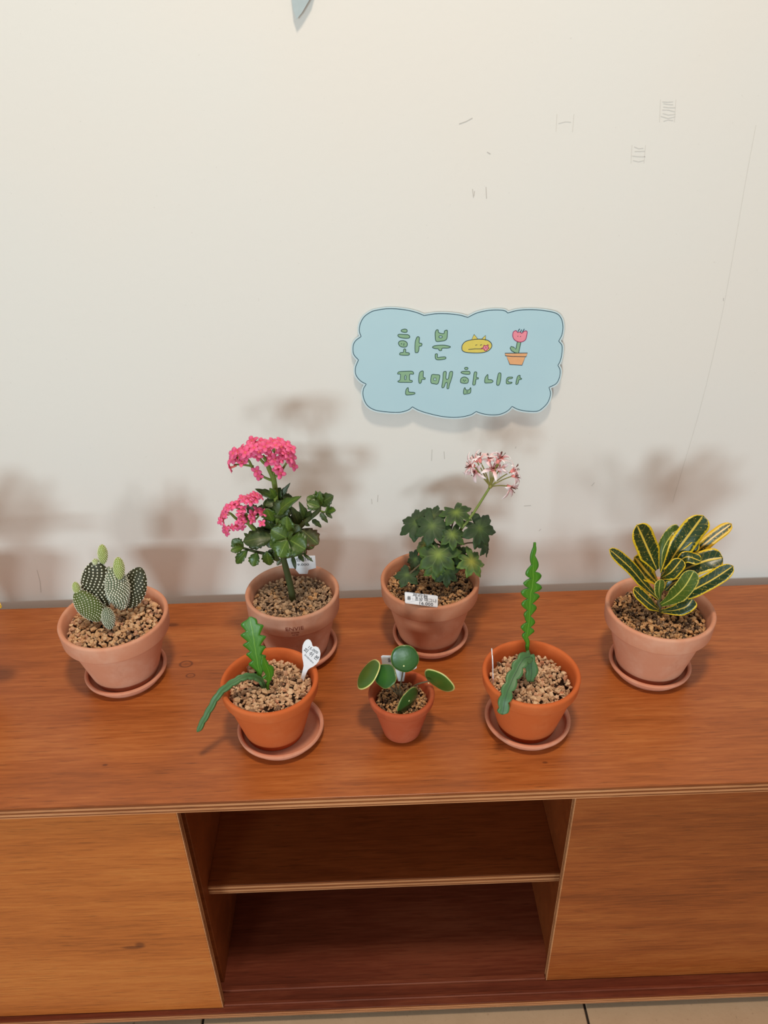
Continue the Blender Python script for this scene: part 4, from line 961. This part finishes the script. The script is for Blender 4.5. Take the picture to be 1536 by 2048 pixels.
# ---------------------------------------------------------------- wall sign
s8 = (690, 600, 3.4133)
SN = Vector((0, -1, 0.060)).normalized()
def signpt(px, py, lift=0.0):
    # sheet leans off the wall towards its lower edge
    d = ray(px, py); A = Vector((0, WALL_Y-0.0012, TOPZ+0.432)); N = SN
    return CAM+d*((A-CAM).dot(N)/d.dot(N))+N*lift
OUT = [(210,70),(300,58),(400,65),(480,82),(540,105),(620,93),(700,93),(780,102),(838,118),(900,88),(980,70),(1060,68),(1095,75),(1110,88),(1180,70),(1270,65),(1360,72),(1440,90),(1475,125),(1487,180),(1480,235),(1458,280),(1480,310),(1480,360),(1470,410),(1453,445),(1468,480),(1462,530),(1440,570),(1392,595),(1402,640),(1385,695),(1350,735),(1310,758),(1240,757),(1180,745),(1140,725),(1110,755),(1060,778),(1000,783),(940,775),(895,760),(850,785),(760,800),(660,793),(560,770),(500,750),(460,728),(430,750),(370,765),(280,762),(200,748),(150,715),(125,660),(125,610),(145,573),(105,550),(75,510),(72,460),(92,408),(60,370),(55,320),(70,280),(110,248),(98,210),(105,160),(130,115),(170,85)]
OUT = [(x/3.4133+690, y/3.4133+600) for x, y in OUT]
NOTCH = {(540,105),(838,118),(1110,88),(1458,280),(1453,445),(1392,595),(1140,725),(895,760),(460,728),(145,573),(92,408),(110,248)}
NOTCH = {(x/3.4133+690, y/3.4133+600) for x, y in NOTCH}
i0 = next(i for i, p in enumerate(OUT) if p in NOTCH); OUT = OUT[i0:]+OUT[:i0]+[OUT[i0]]
_sm, _seg = [], [OUT[0]]
for p in OUT[1:]:
    _seg.append(p)
    if p in NOTCH:
        _sm += [(q.x, q.y) for q in cr([(a[0], a[1], 0) for a in _seg], 5*(len(_seg)-1))][:-1]; _seg = [p]
OUT = _sm
def offset(P, d):
    n = len(P); R = []
    for i in range(n):
        a, b = Vector(P[i-1]), Vector(P[(i+1) % n]); t = (b-a).normalized(); R.append((P[i][0]+t.y*d, P[i][1]-t.x*d))
    return [q for q in R if min((q[0]-p[0])**2+(q[1]-p[1])**2 for p in P) > (d*0.93)**2]
SG = thing('wall_sign', 'pale blue cloud-shaped paper sign with green hand-drawn letters taped on the wall', 'sign', signpt(917, 836))
def sheet(name, P, lift, th, mat, parent, mats=None):
    a = [signpt(x, y, lift) for x, y in P]; n = len(a); tri = tessellate_polygon([a])
    b = [p-SN*th for p in a]
    F = []
    for q in tri:
        q = tuple(q); N = (a[q[1]]-a[q[0]]).cross(a[q[2]]-a[q[0]])
        F.append(q if N.dot(SN) > 0 else q[::-1])
    F += [tuple(i+n for i in reversed(q)) for q in F]+[(i, (i+1) % n, (i+1) % n+n, i+n) for i in range(n)]
    return mesh(name, a+b, F, mat, parent, smooth=False)
sheet('paper', offset(OUT, 3.6), 0.0004, 0.0004, M['paper'], SG)
sheet('blue_print', offset(OUT, 1.0), 0.00055, 0.0001, M['blue'], SG)
V, F = ribbon_data([signpt(x, y, 0.0007) for x, y in OUT], 0.0008, SN, True)
mesh('cloud_outline', V, F, M['line'], SG, smooth=False)
def smoothp(P, k=4): return [(p.x, p.y) for p in cr([(x, y, 0) for x, y in P], len(P)*k, True)]
def printed(name, shapes, lines, W=0.0008):
    """shapes: (points, fill material or None, line material, rounded)"""
    mats, V, F, MI = [], [], [], []
    def idx(mm):
        if mm not in mats: mats.append(mm)
        return mats.index(mm)
    lift = 0.0007
    for P, fill, ln, rd in shapes:
        Q = smoothp(P) if rd else P; lift += 0.00003
        a = [signpt(x, y, lift) for x, y in Q]
        if fill:
            b = len(V); V += a
            for q in tessellate_polygon([a]):
                q = tuple(q); N = (a[q[1]]-a[q[0]]).cross(a[q[2]]-a[q[0]]); q = q if N.dot(SN) > 0 else q[::-1]
                F.append(tuple(i+b for i in q)); MI.append(idx(M[fill]))
        if ln:
            rv, rf = ribbon_data([p+SN*0.00003 for p in a], W, SN, True); b = len(V); V += rv; F += [tuple(i+b for i in q) for q in rf]; MI += [idx(M[ln])]*len(rf)
    for P, ln, w in lines:
        rv, rf = ribbon_data([signpt(x, y, lift+0.0001) for x, y in P], w, SN); b = len(V); V += rv; F += [tuple(i+b for i in q) for q in rf]; MI += [idx(M[ln])]*len(rf)
    return mesh(name, V, F, None, SG, smooth=False, mats=mats, mi=MI)
def cv(o, s, P): return [(o[0]+x/s, o[1]+y/s) for x, y in P]
def ell(c, rx, ry, n=14): return [(c[0]+rx*math.cos(2*PI*k/n), c[1]+ry*math.sin(2*PI*k/n)) for k in range(n)]
A_, B2, C_, D_ = ((780, 650), 10.24), ((780, 725), 10.24), ((910, 650), 9.6), ((910, 725), 10.24)
def glyph(fr, P, rd=True, hole=None, dots=()):
    sh = [(cv(*fr, P), 'p_green', 'p_dkline', rd)]
    if hole: sh.append((cv(*fr, hole), 'blue', 'p_dkline', False))
    ln = [(cv(*fr, [(x-9, y), (x+9, y+1)]), 'p_dkline', 0.0010) for x, y in dots]
    return sh, ln
def letter(name, parts):
    S, L = [], []
    for p in parts: S += p[0]; L += p[1]
    printed(name, S, L)
letter('printed_syllable', [
    glyph(A_, [(225,115),(250,92),(310,80),(348,100),(345,140),(310,150),(250,138)]),
    glyph(A_, [(160,205),(190,187),(290,193),(370,198),(405,235),(385,265),(310,270),(220,255),(175,235)]),
    glyph(A_, [(172,375),(195,330),(270,318),(335,345),(355,390),(335,440),(265,450),(205,430)], True, None, ((235,380),(285,380),(280,405))),
    glyph(A_, [(195,590),(215,562),(270,555),(278,500),(300,485),(322,505),(322,555),(370,563),(398,580),(385,610),(310,618),(210,608)]),
    glyph(A_, [(515,550),(510,430),(520,330),(548,250),(580,238),(603,265),(595,360),(635,370),(655,390),(640,425),(598,435),(590,500),(570,555),(540,560)])])
letter('printed_syllable', [
    glyph(A_, [(945,330),(925,240),(925,150),(950,100),(985,100),(1000,155),(1100,172),(1115,120),(1170,105),(1175,170),(1165,270),(1120,315),(1040,328)], True, ell((1035,240), 36, 22)),
    glyph(A_, [(868,455),(905,425),(1000,412),(1120,412),(1235,440),(1190,468),(1070,472),(1055,515),(1010,518),(985,485),(920,478)]),
    glyph(A_, [(925,600),(945,588),(970,595),(972,660),(1050,652),(1125,650),(1145,670),(1120,695),(1000,710),(945,700),(925,660)])])
letter('printed_syllable', [
    glyph(B2, [(155,215),(190,185),(300,177),(440,175),(478,200),(478,235),(410,235),(400,290),(405,355),(450,365),(445,400),(330,403),(190,400),(160,380),(205,350),(212,240),(165,235)], True, [(298,330),(300,280),(318,250),(330,280),(325,350),(305,352)]),
    glyph(B2, [(590,400),(585,320),(600,220),(630,180),(680,178),(680,295),(715,310),(715,340),(655,345),(640,400),(610,425)]),
    glyph(B2, [(322,650),(325,560),(370,510),(380,590),(420,605),(500,612),(508,635),(470,650),(380,660)])])
letter('printed_syllable', [
    glyph(B2, [(840,410),(838,310),(860,245),(940,245),(1012,255),(1015,310),(980,430),(900,432)], True, [(895,315),(940,312),(940,365),(898,362)]),
    glyph(B2, [(1060,490),(1080,350),(1090,210),(1120,180),(1150,195),(1145,325),(1190,330),(1220,200),(1260,178),(1282,200),(1265,310),(1220,440),(1200,525),(1165,520),(1170,415),(1140,412),(1110,490),(1080,515)])])
letter('printed_syllable', [
    glyph(D_, ell((230,118), 36, 24, 8)), glyph(D_, [(120,198),(160,178),(290,178),(298,235),(200,235),(140,215)]),
    glyph(D_, [(110,380),(125,320),(190,292),(255,320),(275,365),(255,415),(190,425),(125,410)], True, None, ((170,355),(212,358),(190,378))),
    glyph(D_, [(360,440),(375,330),(390,210),(415,188),(445,205),(435,295),(475,310),(470,335),(430,340),(415,440),(385,458)]),
    glyph(D_, [(175,640),(175,560),(200,510),(215,550),(250,562),(290,550),(320,510),(322,590),(300,625),(230,640)], True, None, ((238,598),(255,598)))])
letter('printed_syllable', [
    glyph(D_, [(610,410),(612,320),(640,270),(672,245),(678,340),(740,350),(778,378),(750,408),(680,415)]),
    glyph(D_, [(850,430),(865,310),(890,220),(930,212),(940,250),(930,370),(900,455),(865,462)])])
letter('printed_syllable', [
    glyph(D_, [(1050,425),(1050,350),(1080,302),(1140,295),(1178,300),(1160,325),(1100,335),(1080,370),(1100,395),(1165,402),(1150,425),(1090,435)]),
    glyph(D_, [(1245,435),(1260,340),(1285,275),(1330,260),(1330,305),(1365,330),(1340,345),(1310,350),(1290,420),(1268,442)])])
printed('printed_cat_face', [
    (cv(*C_, [(315,285),(365,178),(435,262)]), 'p_yellow', 'line', False), (cv(*C_, [(515,262),(585,195),(588,290)]), 'p_yellow', 'line', False),
    (cv(*C_, [(130,450),(140,380),(200,315),(310,283),(450,268),(590,280),(670,320),(705,380),(690,440),(620,500),(500,530),(330,532),(200,518),(145,490)]), 'p_yellow', 'line', True),
    (cv(*C_, [(495,455),(545,425),(555,385),(590,400),(635,375),(630,415),(650,445),(620,460),(600,490),(560,480),(555,455)]), 'p_pink', 'p_magenta', True)],
    [(cv(*C_, [(390,390),(405,378),(425,380)]), 'line', 0.0007), (cv(*C_, [(480,390),(500,375),(518,380)]), 'line', 0.0007), (cv(*C_, [(255,468),(380,455),(500,455)]), 'line', 0.0008),
     (cv(*C_, [(578,440),(592,430),(602,442)]), 'p_magenta', 0.0010)], 0.0009)
printed('printed_tulip', [
    (cv(*C_, [(1192,325),(1262,330),(1220,535),(1150,530),(1080,490),(1055,440),(1075,408),(1130,425),(1165,465)]), 'p_green', 'p_dkline', False),
    (cv(*C_, [(1105,190),(1120,130),(1170,105),(1200,140),(1245,130),(1280,155),(1330,115),(1380,120),(1375,200),(1350,280),(1290,318),(1220,322),(1150,290),(1115,240)]), 'p_pink', 'p_magenta', True),
    (cv(*C_, [(985,592),(1350,605),(1285,768),(1050,755)]), 'p_peach', 'line', False),
    (cv(*C_, [(955,540),(1390,535),(1365,605),(1100,600),(965,588)]), 'p_peach', 'line', False)],
    [(cv(*C_, [(1205,120),(1240,70)]), 'line', 0.0010), (cv(*C_, [(1255,135),(1275,85)]), 'line', 0.0010), (cv(*C_, [(1290,130),(1330,72)]), 'line', 0.0010),
     (cv(*C_, [(1198,213),(1212,213)]), 'line', 0.0010), (cv(*C_, [(1248,218),(1262,218)]), 'line', 0.0010)], 0.0009)

# ---------------------------------------------------------------- paper tip at the top of the wall
W0 = WALL_Y-0.006
CP = [(593, 39), (586, 18), (583, -10), (578, -60), (590, -110), (612, -150), (640, -110), (636, -60), (622, -6), (604, 25)]
a = [at(x, y, W0) for x, y in CP]; n = len(a)
F = [tuple(q) for q in tessellate_polygon([a])]
ob = mesh('paper_cutout', a, F, M['cutout'], None, smooth=False, origin=a[0])
solid(ob, 0.0006); tag(ob, 'grey-blue pointed paper tip at the very top of the wall', 'paper cutout')
